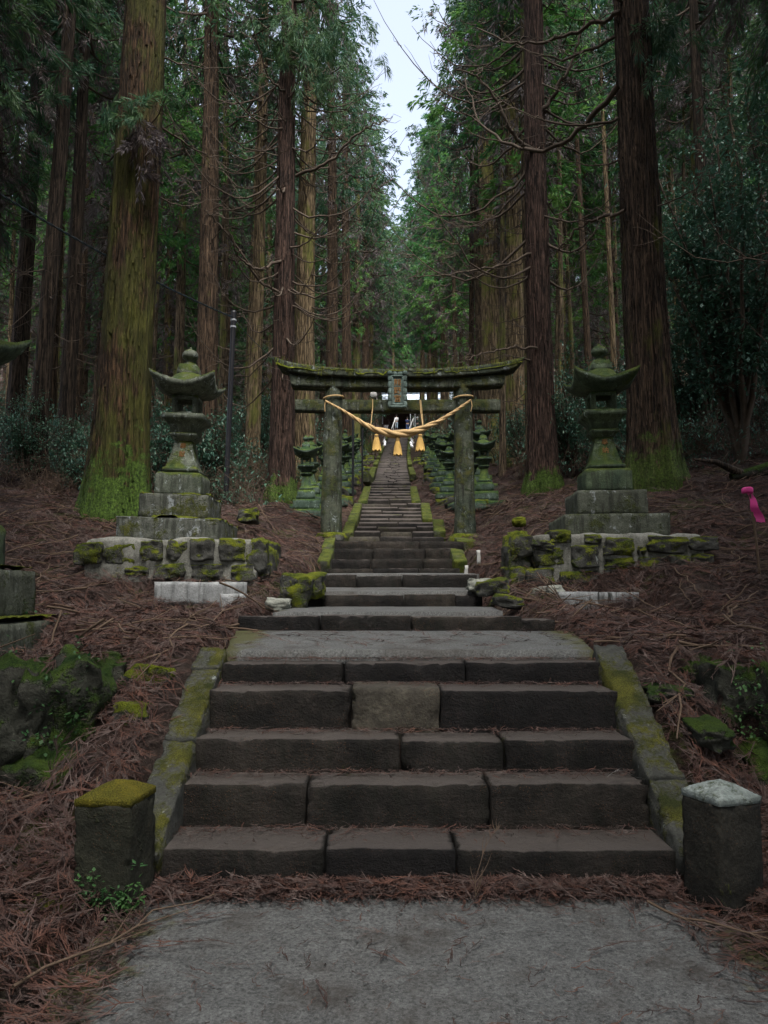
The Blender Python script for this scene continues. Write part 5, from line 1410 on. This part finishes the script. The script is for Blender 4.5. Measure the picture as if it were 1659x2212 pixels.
# the crowns that close the avenue far up the stairs, and the stand behind the hall
for k, (x, y, q) in enumerate([(-1.9, 50, 0), (4.2, 53, 1), (-1.5, 62, 2), (4.0, 60, 0), (-1.3, 71, 1), (4.3, 69, 2), (-1.6, 79, 0), (4.9, 82, 1), (-3.0, 88, 2)] + [(-9 + 2.6 * g + R.uniform(-.5, .5), 108 + (g * 5) % 9, g % 3) for g in range(9)] + [(-8 + 3 * g, 121, g % 3) for g in range(7)] + [(-7 + 3.4 * g, 132 + 4 * (g % 2), g % 3) for g in range(6)]):
    t = thing('forest_cedar', 'leafy cedar closing the avenue %s the top of the stairs' % ('just below' if y < 95 else 'behind the shrine at'), 'cedar tree', (x, y, tz(x, y) - .1), (0, 0, R.uniform(0, 6)), 'leafy cedars %s' % ('flanking the upper stairs' if y < 95 else 'behind the shrine'))
    t.scale = (1.32, 1.32, 1.06) if y < 95 else (1.4, 1.4, 1.5) if -1 < x < 7.5 else (1.25, 1.25, 1.15)
    for nm, me in (PROF_[q] if y > 95 or (x < 0 and y > 75) else THIN[q]): link(nm, me, t)
# more added beside and behind the viewer, mostly unseen, to block light
beside = [(sx * (5.2 + .06 * max(0, y) ** 1.35 + R.uniform(-.4, .9)), y + R.uniform(-.8, .8)) for y in (-14, -10.5, -7, -3.5, 0, 3.5, 7, 10.5) for sx in (-1, 1)]
beside += [(-3.4, -6), (3.7, -7.5), (-3.6, -1.2), (3.9, -2.2), (-4.3, 2.4), (4.6, 1.6)]  # crowns added overhead, out of view, to darken the foreground
beside += [(sx * (9.5 + .5 * max(0, y) * .3 + R.uniform(-.8, .8)), y + R.uniform(-1, 1)) for y in (-12, -7.5, -3, 1.5, 6, 11) for sx in (-1, 1)] + [(-1.5, -17), (2.6, -15), (-12, 15), (12, 14), (-10.5, 19), (11.5, 19)]
beside += [(R.uniform(-1.5, 1.5) + 4.6 * a, -20 - 5 * b + R.uniform(-1, 1)) for b in range(1) for a in range(-5, 6)] + [(sx * (14 + 4.5 * a), -10 + 6 * b) for a in range(2) for b in range(5) for sx in (-1, 1)]
for (x, y) in beside:
    t = thing('forest_cedar', 'cedar of the grove beside the lower path, added to shade it', 'cedar tree', (x, y, tz(x, y) - .1), (0, 0, R.uniform(0, 6)), 'cedars beside the lower path')
    for nm, me in PRO[R.randrange(2)]: link(nm, me, t)
print('forest trees', ft)

# ---------------------------------------------------------------- fallen fronds, twigs, undergrowth
def ribbon(mb, P, w0, w1, up=None):
    P = np.asarray(P, float); n = len(P)
    T = np.gradient(P, axis=0); S = np.cross(T, [0, 0, 1.0]); S /= np.maximum(np.linalg.norm(S, axis=1, keepdims=True), 1e-9)
    w_ = np.linspace(w0, w1, n)[:, None]
    V = np.vstack([P - S * w_, P + S * w_]); V[n:, 2] += w_[:, 0] * .9
    i = np.arange(n - 1); mb.add(V, np.stack([i, i + n, i + n + 1, i + 1], 1))
def frond(seed, L, mat, nside=11, name='frond'):
    rs = np.random.RandomState(seed); mb = MB()
    s = np.linspace(0, 1, 7); c = rs.uniform(-.5, .5)
    P = np.stack([s * L - L / 2, c * L * (s - .5) ** 2 + rs.normal(0, .01, 7), .012 + .03 * np.sin(s * PI * rs.uniform(.5, 2)) * rs.uniform(-.3, 1)], 1)
    ribbon(mb, P, .0026, .0015)
    for k in range(nside):
        f = rs.uniform(.15, .98); b = np.array([np.interp(f, s, P[:, q]) for q in range(3)])
        a = rs.choice([-1, 1]) * rs.uniform(.3, .9); l = L * rs.uniform(.15, .42) * (1.15 - f * .7)
        u = np.linspace(0, 1, 4)
        T = b + np.stack([np.cos(a) * u * l, np.sin(a) * u * l + (-.25 * np.sign(a) * l) * u ** 2, rs.uniform(-.1, .35) * u * l], 1)
        ribbon(mb, T, .0027, .0013)
    return mb.mesh(name, mat)
src = bpy.data.collections.new('litter_sources')
def source(coln, meshes):
    c = bpy.data.collections.new(coln)
    for k, me in enumerate(meshes):
        o = bpy.data.objects.new('%s_%02d' % (coln, k), me); c.objects.link(o)
    return c
def scatter(name, coln, pts, rots, scl, idx, loc=None):
    me = bpy.data.meshes.new(name); me.vertices.add(len(pts)); me.vertices.foreach_set('co', np.asarray(pts, np.float32).ravel())
    a = me.attributes.new('rot', 'FLOAT_VECTOR', 'POINT'); a.data.foreach_set('vector', np.asarray(rots, np.float32).ravel())
    a = me.attributes.new('scl', 'FLOAT', 'POINT'); a.data.foreach_set('value', np.asarray(scl, np.float32))
    a = me.attributes.new('idx', 'INT', 'POINT'); a.data.foreach_set('value', np.asarray(idx, np.int32))
    o = link(name, me, None, kind='stuff')
    g = bpy.data.node_groups.new(name, 'GeometryNodeTree')
    g.interface.new_socket('Geometry', in_out='INPUT', socket_type='NodeSocketGeometry'); g.interface.new_socket('Geometry', in_out='OUTPUT', socket_type='NodeSocketGeometry')
    N = g.nodes; gi = N.new('NodeGroupInput'); go = N.new('NodeGroupOutput')
    ci = N.new('GeometryNodeCollectionInfo'); ci.inputs['Collection'].default_value = coln; ci.inputs['Separate Children'].default_value = True; ci.inputs['Reset Children'].default_value = True
    ip = N.new('GeometryNodeInstanceOnPoints'); ip.inputs['Pick Instance'].default_value = True
    def attr(nm, ty):
        n = N.new('GeometryNodeInputNamedAttribute'); n.data_type = ty; n.inputs['Name'].default_value = nm; return n.outputs['Attribute']
    L = g.links.new
    L(gi.outputs[0], ip.inputs['Points']); L(ci.outputs[0], ip.inputs['Instance']); L(attr('idx', 'INT'), ip.inputs['Instance Index'])
    e2r = N.new('FunctionNodeEulerToRotation'); L(attr('rot', 'FLOAT_VECTOR'), e2r.inputs[0]); L(e2r.outputs[0], ip.inputs['Rotation'])
    L(attr('scl', 'FLOAT'), ip.inputs['Scale']); L(ip.outputs[0], go.inputs[0])
    m_ = o.modifiers.new('scatter', 'NODES'); m_.node_group = g
    return o
NR = np.random.RandomState(5)
def ground_pose(x, y, zf, tilt):
    e = .06
    z = zf(x, y); gx_ = (zf(x + e, y) - zf(x - e, y)) / (2 * e); gy_ = (zf(x, y + e) - zf(x, y - e)) / (2 * e)
    gx_ = np.clip(gx_, -1.2, 1.2); gy_ = np.clip(gy_, -1.2, 1.2)
    rz = NR.uniform(0, 2 * PI, len(x)); c, s_ = np.cos(rz), np.sin(rz)
    lx = c * gx_ + s_ * gy_; ly = -s_ * gx_ + c * gy_
    return z, np.stack([np.arctan(ly) + NR.normal(0, tilt, len(x)), -np.arctan(lx) + NR.normal(0, tilt, len(x)), rz], 1)
fr = [frond(10 + k, .34 + .05 * (k % 3), M['frondA'] if k % 2 else M['frondB'], 10 + k % 4) for k in range(8)]
fcol = source('fronds', fr)
def area(x0, x1, y0, y1, dens):
    n = int((x1 - x0) * (y1 - y0) * dens); return NR.uniform(x0, x1, n), NR.uniform(y0, y1, n)
def gather(boxes, keep):
    X, Y_ = [], []
    for b in boxes:
        x, y = area(*b); m_ = keep(x, y); X.append(x[m_]); Y_.append(y[m_])
    return np.concatenate(X), np.concatenate(Y_)
def off_stairs(x, y):
    d = np.abs(x - xc(y)) - hw(y)
    lim = np.where(y < 3.95, .05, np.where(y < 5.45, .27, np.where(y < 7, .02, .0)))
    return d > lim
x, y = gather([(-3.6, 4.2, 2.0, 5.4, 900), (-5, 5.6, 5.4, 8, 600), (-6.5, 7, 8, 12, 260), (-9, 9.5, 12, 18, 120), (-15, 16, 18, 32, 30), (-26, 28, 32, 60, 6)], off_stairs)
pm = fbm(np.stack([x * 1.7, y * 1.7, x * 0], 1), 55, 4); kp = pm > -.42 - .5 * NR.rand(len(x)); x, y = x[kp], y[kp]
z, rot = ground_pose(x, y, terr, .20)
cl = fbm(np.stack([x * 1.1, y * 1.1, x * 0], 1), 77, 3)
z = z + np.abs(NR.normal(0, .022, len(x))) * (1 + np.clip(cl, 0, 1) * 1.5) + .004
scatter('litter', fcol, np.stack([x, y, z], 1), rot, NR.uniform(.4, 1.0, len(x)) * np.interp(y, [5, 15, 30, 60], [1, 1.25, 2.0, 3.2]), NR.randint(0, 8, len(x)))
# on the path, against the first step, on the treads and on the landing
def treadz(x, y):
    o = np.zeros_like(x)
    for s_ in steps[:9]: o = np.where(y > s_['Y'] + .02, s_['z'], o)
    return o
crumb = [frond(40 + k, .09 + .02 * k, M['frondA'] if k % 2 else M['frondB'], 3) for k in range(4)]
ccol = source('crumbs', crumb)
X, Yv, S_, I_ = [], [], [], []
def addp(x, y, s_): X.append(x); Yv.append(y); S_.append(s_)
n = 1500; x = NR.uniform(-1.15, 1.5, n); y = 3.97 - np.abs(NR.normal(0, .075, n)) - .02; addp(x, y, NR.uniform(.3, .75, n))
n = 70; x = NR.uniform(-1.1, 1.5, n); y = NR.uniform(2.2, 3.9, n); addp(x, y, NR.uniform(.3, .7, n))
n = 420; x = np.concatenate([1.55 - np.abs(NR.normal(0, .14, n // 2)), -1.2 + np.abs(NR.normal(0, .11, n // 2))]); y = NR.uniform(2.2, 3.95, n); addp(x, y, NR.uniform(.4, .9, n))
n = 130; x = NR.uniform(-1.15, 1.45, n); y = NR.uniform(5.55, 6.85, n); addp(x, y, NR.uniform(.3, .7, n))
x, y, s_ = map(np.concatenate, (X, Yv, S_))
z = treadz(x, y) + .018 + np.abs(NR.normal(0, .012, len(x))) * (y > 3.6)
z = np.where((y > 5.45) & (y < 6.88), np.interp(y, [5.5, 6.88], [zat(1404, 5.5), zat(1362, 6.88)]) + .008, z)
rot = np.stack([NR.normal(0, .12, len(x)), NR.normal(0, .12, len(x)), NR.uniform(0, 6.28, len(x))], 1)
scatter('fallen_fronds', fcol, np.stack([x, y, z], 1), rot, s_, NR.randint(0, 8, len(x)))
X, Yv, Zv = [], [], []
for k in range(5):
    s0, s1 = steps[k], steps[k + 1]; yb = min(s1['Y'], s0['Y'] + .38) if k < 4 else 5.5; n = 620
    x = NR.uniform(s0['xl'] + .03, s0['xr'] - .03, n); f = np.abs(NR.normal(0, .26, n)); y = yb - .03 - f * (yb - s0['Y'])
    ok = y > s0['Y'] + .02; X.append(x[ok]); Yv.append(y[ok]); Zv.append(np.full(ok.sum(), s0['z'] + .006))
for x_, y_, zz, n in [(None, None, 0, 3200)]:
    x = NR.uniform(-1.15, 1.5, n); y = 3.98 - np.abs(NR.normal(0, .12, n)); X.append(x); Yv.append(y); Zv.append(np.full(n, .014) + np.abs(NR.normal(0, .006, n)))
n = 420; x = NR.uniform(-1.2, 1.55, n); y = NR.uniform(2.1, 3.9, n); X.append(x); Yv.append(y); Zv.append(np.full(n, .012))
x, y, z = map(np.concatenate, (X, Yv, Zv))
scatter('needle_litter', ccol, np.stack([x, y, z], 1), np.stack([NR.normal(0, .2, len(x)), NR.normal(0, .2, len(x)), NR.uniform(0, 6.28, len(x))], 1), NR.uniform(.25, .75, len(x)), NR.randint(0, 4, len(x)))
# twigs and sticks
def stick(seed, L, r, br=2):
    rs = np.random.RandomState(seed); mb = MB(); s = np.linspace(0, 1, 8)
    P = np.stack([s * L - L / 2, np.cumsum(rs.normal(0, L * .035, 8)), .02 + .02 * np.abs(np.sin(s * 5 + seed))], 1)
    V, Q = tube(P, r * (1 - .6 * s), 5); mb.add(V, Q)
    for k in range(br):
        i = rs.randint(2, 6); a = rs.choice([-1, 1]) * rs.uniform(.4, 1); l = L * rs.uniform(.15, .35); u = np.linspace(0, 1, 4)
        T = P[i] + np.stack([np.cos(a) * u * l, np.sin(a) * u * l, .08 * u * l], 1); V, Q = tube(T, r * .5 * (1 - .6 * u), 4); mb.add(V, Q)
    return mb
tcol = source('twigs', [stick(60 + k, .7, .008, 2).mesh('twig', M['twig']) for k in range(6)])
x, y = gather([(-4, 4.5, 2.2, 6, 6), (-6, 7, 6, 12, 8), (-10, 11, 12, 20, 6), (-18, 20, 20, 40, 1.6)], off_stairs)
z, rot = ground_pose(x, y, terr, .12)
scatter('twigs', tcol, np.stack([x, y, z + .02], 1), rot, NR.uniform(.3, 1.5, len(x)), NR.randint(0, 6, len(x)))
for k, (lb, x, y, L, r, rz) in enumerate([('long thin fallen branch along the left edge of the concrete path', -1.08, 3.32, 1.0, .007, 1.15), ('thin forked branch lying on the right edge of the concrete path', 1.42, 3.42, .62, .007, -.75),
        ('thick fallen stick on the litter right of the upper steps', 2.15, 9.0, .9, .018, .6), ('pale curved branch on the slope right of the big lantern', 4.7, 11.5, 1.3, .03, .1),
        ('curved fallen branch across the litter at the right, below the platform', 3.0, 6.6, 1.5, .011, .12), ('fallen stick across the litter at the far right under the ribbon stake', 3.5, 7.6, 1.3, .016, .75)]):
    mb = stick(70 + k, L, r, 3); zz = tz(x, y) if abs(x - .16) > 1.45 else .01
    o = link('fallen_branch', mb.mesh('fallen_branch', M['twig'], True), None, (x, y, zz + .02), (0, -math.atan((tz(x + .3 * math.cos(rz), y + .3 * math.sin(rz)) - tz(x - .3 * math.cos(rz), y - .3 * math.sin(rz))) / .6) if abs(x - .16) > 1.45 else 0, rz)); tag(o, lb, 'branch')
# upright dead sprig in front of the lowest step and a pale sprig on the second
for lb, (x, y, zz), rx, s_, m_ in (('dry forked cedar sprig propped against the lowest step', (pt(1040, 1900, 3.9).x, 3.86, .06), -1.0, .42, 'twig'), ('pale grey tuft of lichen lying on the right end of the second step', (pt(1350, 1685, 4.4).x, 4.40, .43), 0, .22, 'white')):
    o = link('dead_sprig', frond(91, s_, M[m_], 12, 'dead_sprig'), None, (x, y, zz + .08 * (rx != 0)), (0, rx, .9 if rx else .1)); tag(o, lb, 'sprig')
# fallen log at the right
p = pt(1600, 950, 19); n = 14; s = np.linspace(0, 1, n)
P = np.stack([s * 2.6, -.3 * s, .10 * np.sin(s * 3) + .75 * s ** 1.5], 1); V, Q = tube(P, .08 + .08 * s, 12); V = V + np.stack([fbm(V * 3 + q, 5 + q) for q in range(3)], 1) * .04
lgx = pt(1575, 940, 13.6).x
lg = thing('fallen_log', 'dark curved fallen log with mossy top on the right slope', 'log', (lgx, 13.6, tz(lgx, 13.6) + .12)); link('log_body', mesh_np('log_body', V, Q, M['rubble_dark'], True), lg)
V, Q = tube(np.array([(0.3, 0, 0), (-.3, -.1, .25), (-.7, -.1, .3)]), np.array([.09, .05, .02]), 7); link('broken_limb', mesh_np('broken_limb', V, Q, M['bark_dark']), lg)

def leaves(rs, cent, n, rad_, L, W, droop=.35):
    c = np.repeat(cent, n, 0); N = len(c)
    o = rs.normal(0, 1, (N, 3)); o /= np.linalg.norm(o, axis=1, keepdims=True)
    b = c + o * rad_ * rs.uniform(.2, 1, (N, 1)); u = o + rs.normal(0, .5, (N, 3)); u[:, 2] -= droop; u /= np.linalg.norm(u, axis=1, keepdims=True)
    s = np.cross(u, [0, 0, 1.0]) + rs.normal(0, .15, (N, 3)); s /= np.linalg.norm(s, axis=1, keepdims=True)
    l = L * rs.uniform(.6, 1.2, (N, 1)); w_ = W * rs.uniform(.7, 1.2, (N, 1))
    V = np.stack([b, b + u * l * .45 - s * w_, b + u * l, b + u * l * .45 + s * w_], 1).reshape(-1, 3)
    return V, np.arange(N * 4).reshape(-1, 4)
def shrub_parts(seed, h, rad_, nst, ncl, nl, L=.10, W=.022):
    rs = np.random.RandomState(seed); mb = MB(); cen = []
    for k in range(nst):
        a = rs.uniform(0, 2 * PI); ro = rad_ * rs.uniform(.15, .9); hh = h * rs.uniform(.55, 1)
        s = np.linspace(0, 1, 8); P = np.stack([np.cos(a) * ro * s ** 1.3, np.sin(a) * ro * s ** 1.3, hh * s], 1) + rs.normal(0, .04, (8, 3)) * (s[:, None] > 0)
        V, Q = tube(P, (.012 + .008 * h) * (1 - .8 * s), 4); mb.add(V, Q)
        for q in range(ncl):
            f = rs.uniform(.3, 1); b = np.array([np.interp(f, s, P[:, z_]) for z_ in range(3)]); e = b + rs.normal(0, 1, 3) * np.array([.35, .35, .2]) * rad_ * .55
            V, Q = tube(np.array([b, (b + e) / 2 + [0, 0, .04], e]), np.array([.009, .006, .003]), 3); mb.add(V, Q); cen.append(e); cen.append((b + e) / 2)
    V, Q = leaves(rs, np.array(cen), nl, .20, L, W)
    return [('stems', mb.mesh('stems', M['branch'])), ('foliage', mesh_np('foliage', V, Q, M['gloss']))]
SH = [shrub_parts(31, 2.2, 1.2, 16, 10, 12), shrub_parts(32, 3.2, 1.4, 16, 14, 12), shrub_parts(33, 1.4, 1.0, 14, 8, 12, .09)]
BT = shrub_parts(34, 7.5, 1.8, 14, 34, 13, .12, .028)
for k, (lb, u, Y, pr, s_, g) in enumerate([
    ('glossy evergreen shrub low between the dark trunks at the far left', 40, 18, 1, .75, 0), ('glossy shrub left of the massive mossy cedar, paler leaves', 130, 20, 0, .85, 0), ('small glossy shrub nearest the foot of the massive mossy cedar', 175, 17.5, 2, .9, 0),
    ('leafy shrub right behind the left tall lantern roof', 352, 17.5, 0, 1.15, 0), ('bright leafy shrub between the left tall lantern and the black pole', 470, 19, 0, 1.15, 0), ('leafy shrub beyond the black pole near the mossy green cedar', 555, 27, 1, 1.1, 0),
    ('leafy shrub between the two mossy cedars left of the torii', 585, 31, 1, 1.1, 0), ('blue green shrub left of the right tall lantern beside the dark red cedar', 1238, 19.5, 1, 1.05, 0), ('blue green shrub right behind the right tall lantern finial', 1318, 20, 1, 1.0, 0),
    ('low shrub at the foot of the broad dark cedar, left side', 1345, 17.5, 0, .9, 0), ('glossy shrub directly right of the broad dark cedar', 1500, 20, 1, 1.15, 0), ('low glossy shrub on the right slope under the leafy tree', 1625, 21.5, 0, 1.0, 0),
    ('leafy shrub seen through the right half of the torii', 1130, 25, 0, 1.0, 0), ('leafy bush in the distance left of the shrine', 770, 55, 1, 1.5, 0), ('leafy bush in the distance right of the shrine', 1010, 58, 1, 1.5, 0)]):
    x = (u - 829.5) / F * Y
    t = thing('evergreen_shrub', lb, 'shrub', (x, Y, tz(x, Y) - .05), (0, 0, R.uniform(0, 6)), 'glossy evergreen shrubs between the cedars'); t.scale = (s_,) * 3
    for nm, me in SH[pr]: link(nm, me, t)
for lb, u, Y, s_ in (('tall broadleaf evergreen tree with blue green leaves at the right edge', 1610, 15.5, 1.12), ('slender broadleaf evergreen tree behind the one at the right edge', 1545, 19.5, 1.05), ('broadleaf evergreen tree cut off by the right edge, high on the slope', 1700, 19, 1.35)):
    x = (u - 829.5) / F * Y
    t = thing('broadleaf_tree', lb, 'tree', (x, Y, tz(x, Y) - .05), (0, 0, R.uniform(0, 6)), 'broadleaf trees at the right'); t.scale = (s_,) * 3
    for nm, me in BT: link(nm, me, t)
# brush
def brush(seed, h, leafy):
    rs = np.random.RandomState(seed); mb = MB(); tips = []
    for k in range(14):
        a = rs.uniform(0, 2 * PI); l = h * rs.uniform(.5, 1); s = np.linspace(0, 1, 6); ro = rs.uniform(.1, .7) * l
        P = np.stack([np.cos(a) * ro * s + rs.uniform(-.3, .3), np.sin(a) * ro * s + rs.uniform(-.3, .3), l * (s - .25 * s ** 2)], 1) + rs.normal(0, .03, (6, 3))
        V, Q = tube(P, .009 * (1 - .8 * s), 3); mb.add(V, Q)
        for q in range(4):
            i = rs.randint(2, 6); e = P[i] + rs.normal(0, .25, 3) * l; V, Q = tube(np.array([P[i], (P[i] + e) / 2, e]), np.array([.005, .004, .002]), 3); mb.add(V, Q); tips.append(e)
    return mb, tips, rs
bm = []
for k in range(6):
    mb, tips, rs = brush(80 + k, 1.2, k % 2); me = mb.mesh('brush', M['twig'] if k % 3 else M['branch'])
    if k % 2:
        V, Q = leaves(rs, np.array(tips), 5, .12, .10, .02); V0 = np.zeros(len(me.vertices) * 3, np.float32); me.vertices.foreach_get('co', V0); V0 = V0.reshape(-1, 3)
        Q0 = np.zeros(len(me.loops), np.int32); me.loops.foreach_get('vertex_index', Q0); Q0 = Q0.reshape(-1, 4); m0 = me.materials[0]
        me = mesh_np('brush', np.vstack([V0, V]), np.vstack([Q0, Q + len(V0)]), m0); me.materials.append(M['gloss'])
        mi = np.zeros(len(Q0) + len(Q), np.int32); mi[len(Q0):] = 1; me.polygons.foreach_set('material_index', mi)
    bm.append(me)
bcol = source('brush', bm)
x, y = gather([(-14, -2.8, 15.5, 30, 1.5), (4.0, 16, 15.5, 30, 1.5), (-30, -2.6, 30, 60, .8), (3.6, 32, 30, 60, .8), (-45, -3, 60, 100, .35), (4, 48, 60, 100, .35)], lambda x, y: (np.abs(x) > 2.6) & (fbm(np.stack([x * .3, y * .3, x * 0], 1), 9, 2) > -.25))
z = terr(x, y)
scatter('undergrowth', bcol, np.stack([x, y, z - .03], 1), np.stack([NR.normal(0, .1, len(x)), NR.normal(0, .1, len(x)), NR.uniform(0, 6.28, len(x))], 1), NR.uniform(.5, 1.5, len(x)) * np.interp(y, [15, 40, 100], [.8, 1.5, 2.2]), NR.randint(0, 6, len(x)))
# small creeping leaves on the left bollard's foot and on the two retaining walls
rs = np.random.RandomState(3)
def creeper(label, name, cs, n, rad_, L, W):
    V, Q = leaves(rs, np.array(cs), n, rad_, L, W, .1); o0 = V.mean(0)
    o = link(name, mesh_np(name, V - o0, Q, M['fern']), None, o0); tag(o, label, 'creeper'); o['kind'] = 'stuff'
xb = xat(240, 1830, 3.66)
creeper('small green creeping leaves at the foot of the left bollard', 'creeping_leaves', [(xb + rs.uniform(-.14, .16), 3.63 + rs.uniform(-.03, .0), .02 + abs(rs.normal(0, .07))) for _ in range(60)], 6, .022, .026, .009)
creeper('green creeping leaves over the left retaining wall', 'creeping_leaves', [(rs.uniform(-2.8, -1.72), 4.62 + rs.uniform(-.02, .1), .85 + rs.normal(0, .16)) for _ in range(120)], 6, .05, .03, .011)
creeper('green creeping leaves over the boulders at the right edge', 'creeping_leaves', [(rs.uniform(2.05, 2.9), 4.62 + rs.uniform(-.02, .1), .78 + rs.normal(0, .14)) for _ in range(80)], 6, .05, .028, .010)
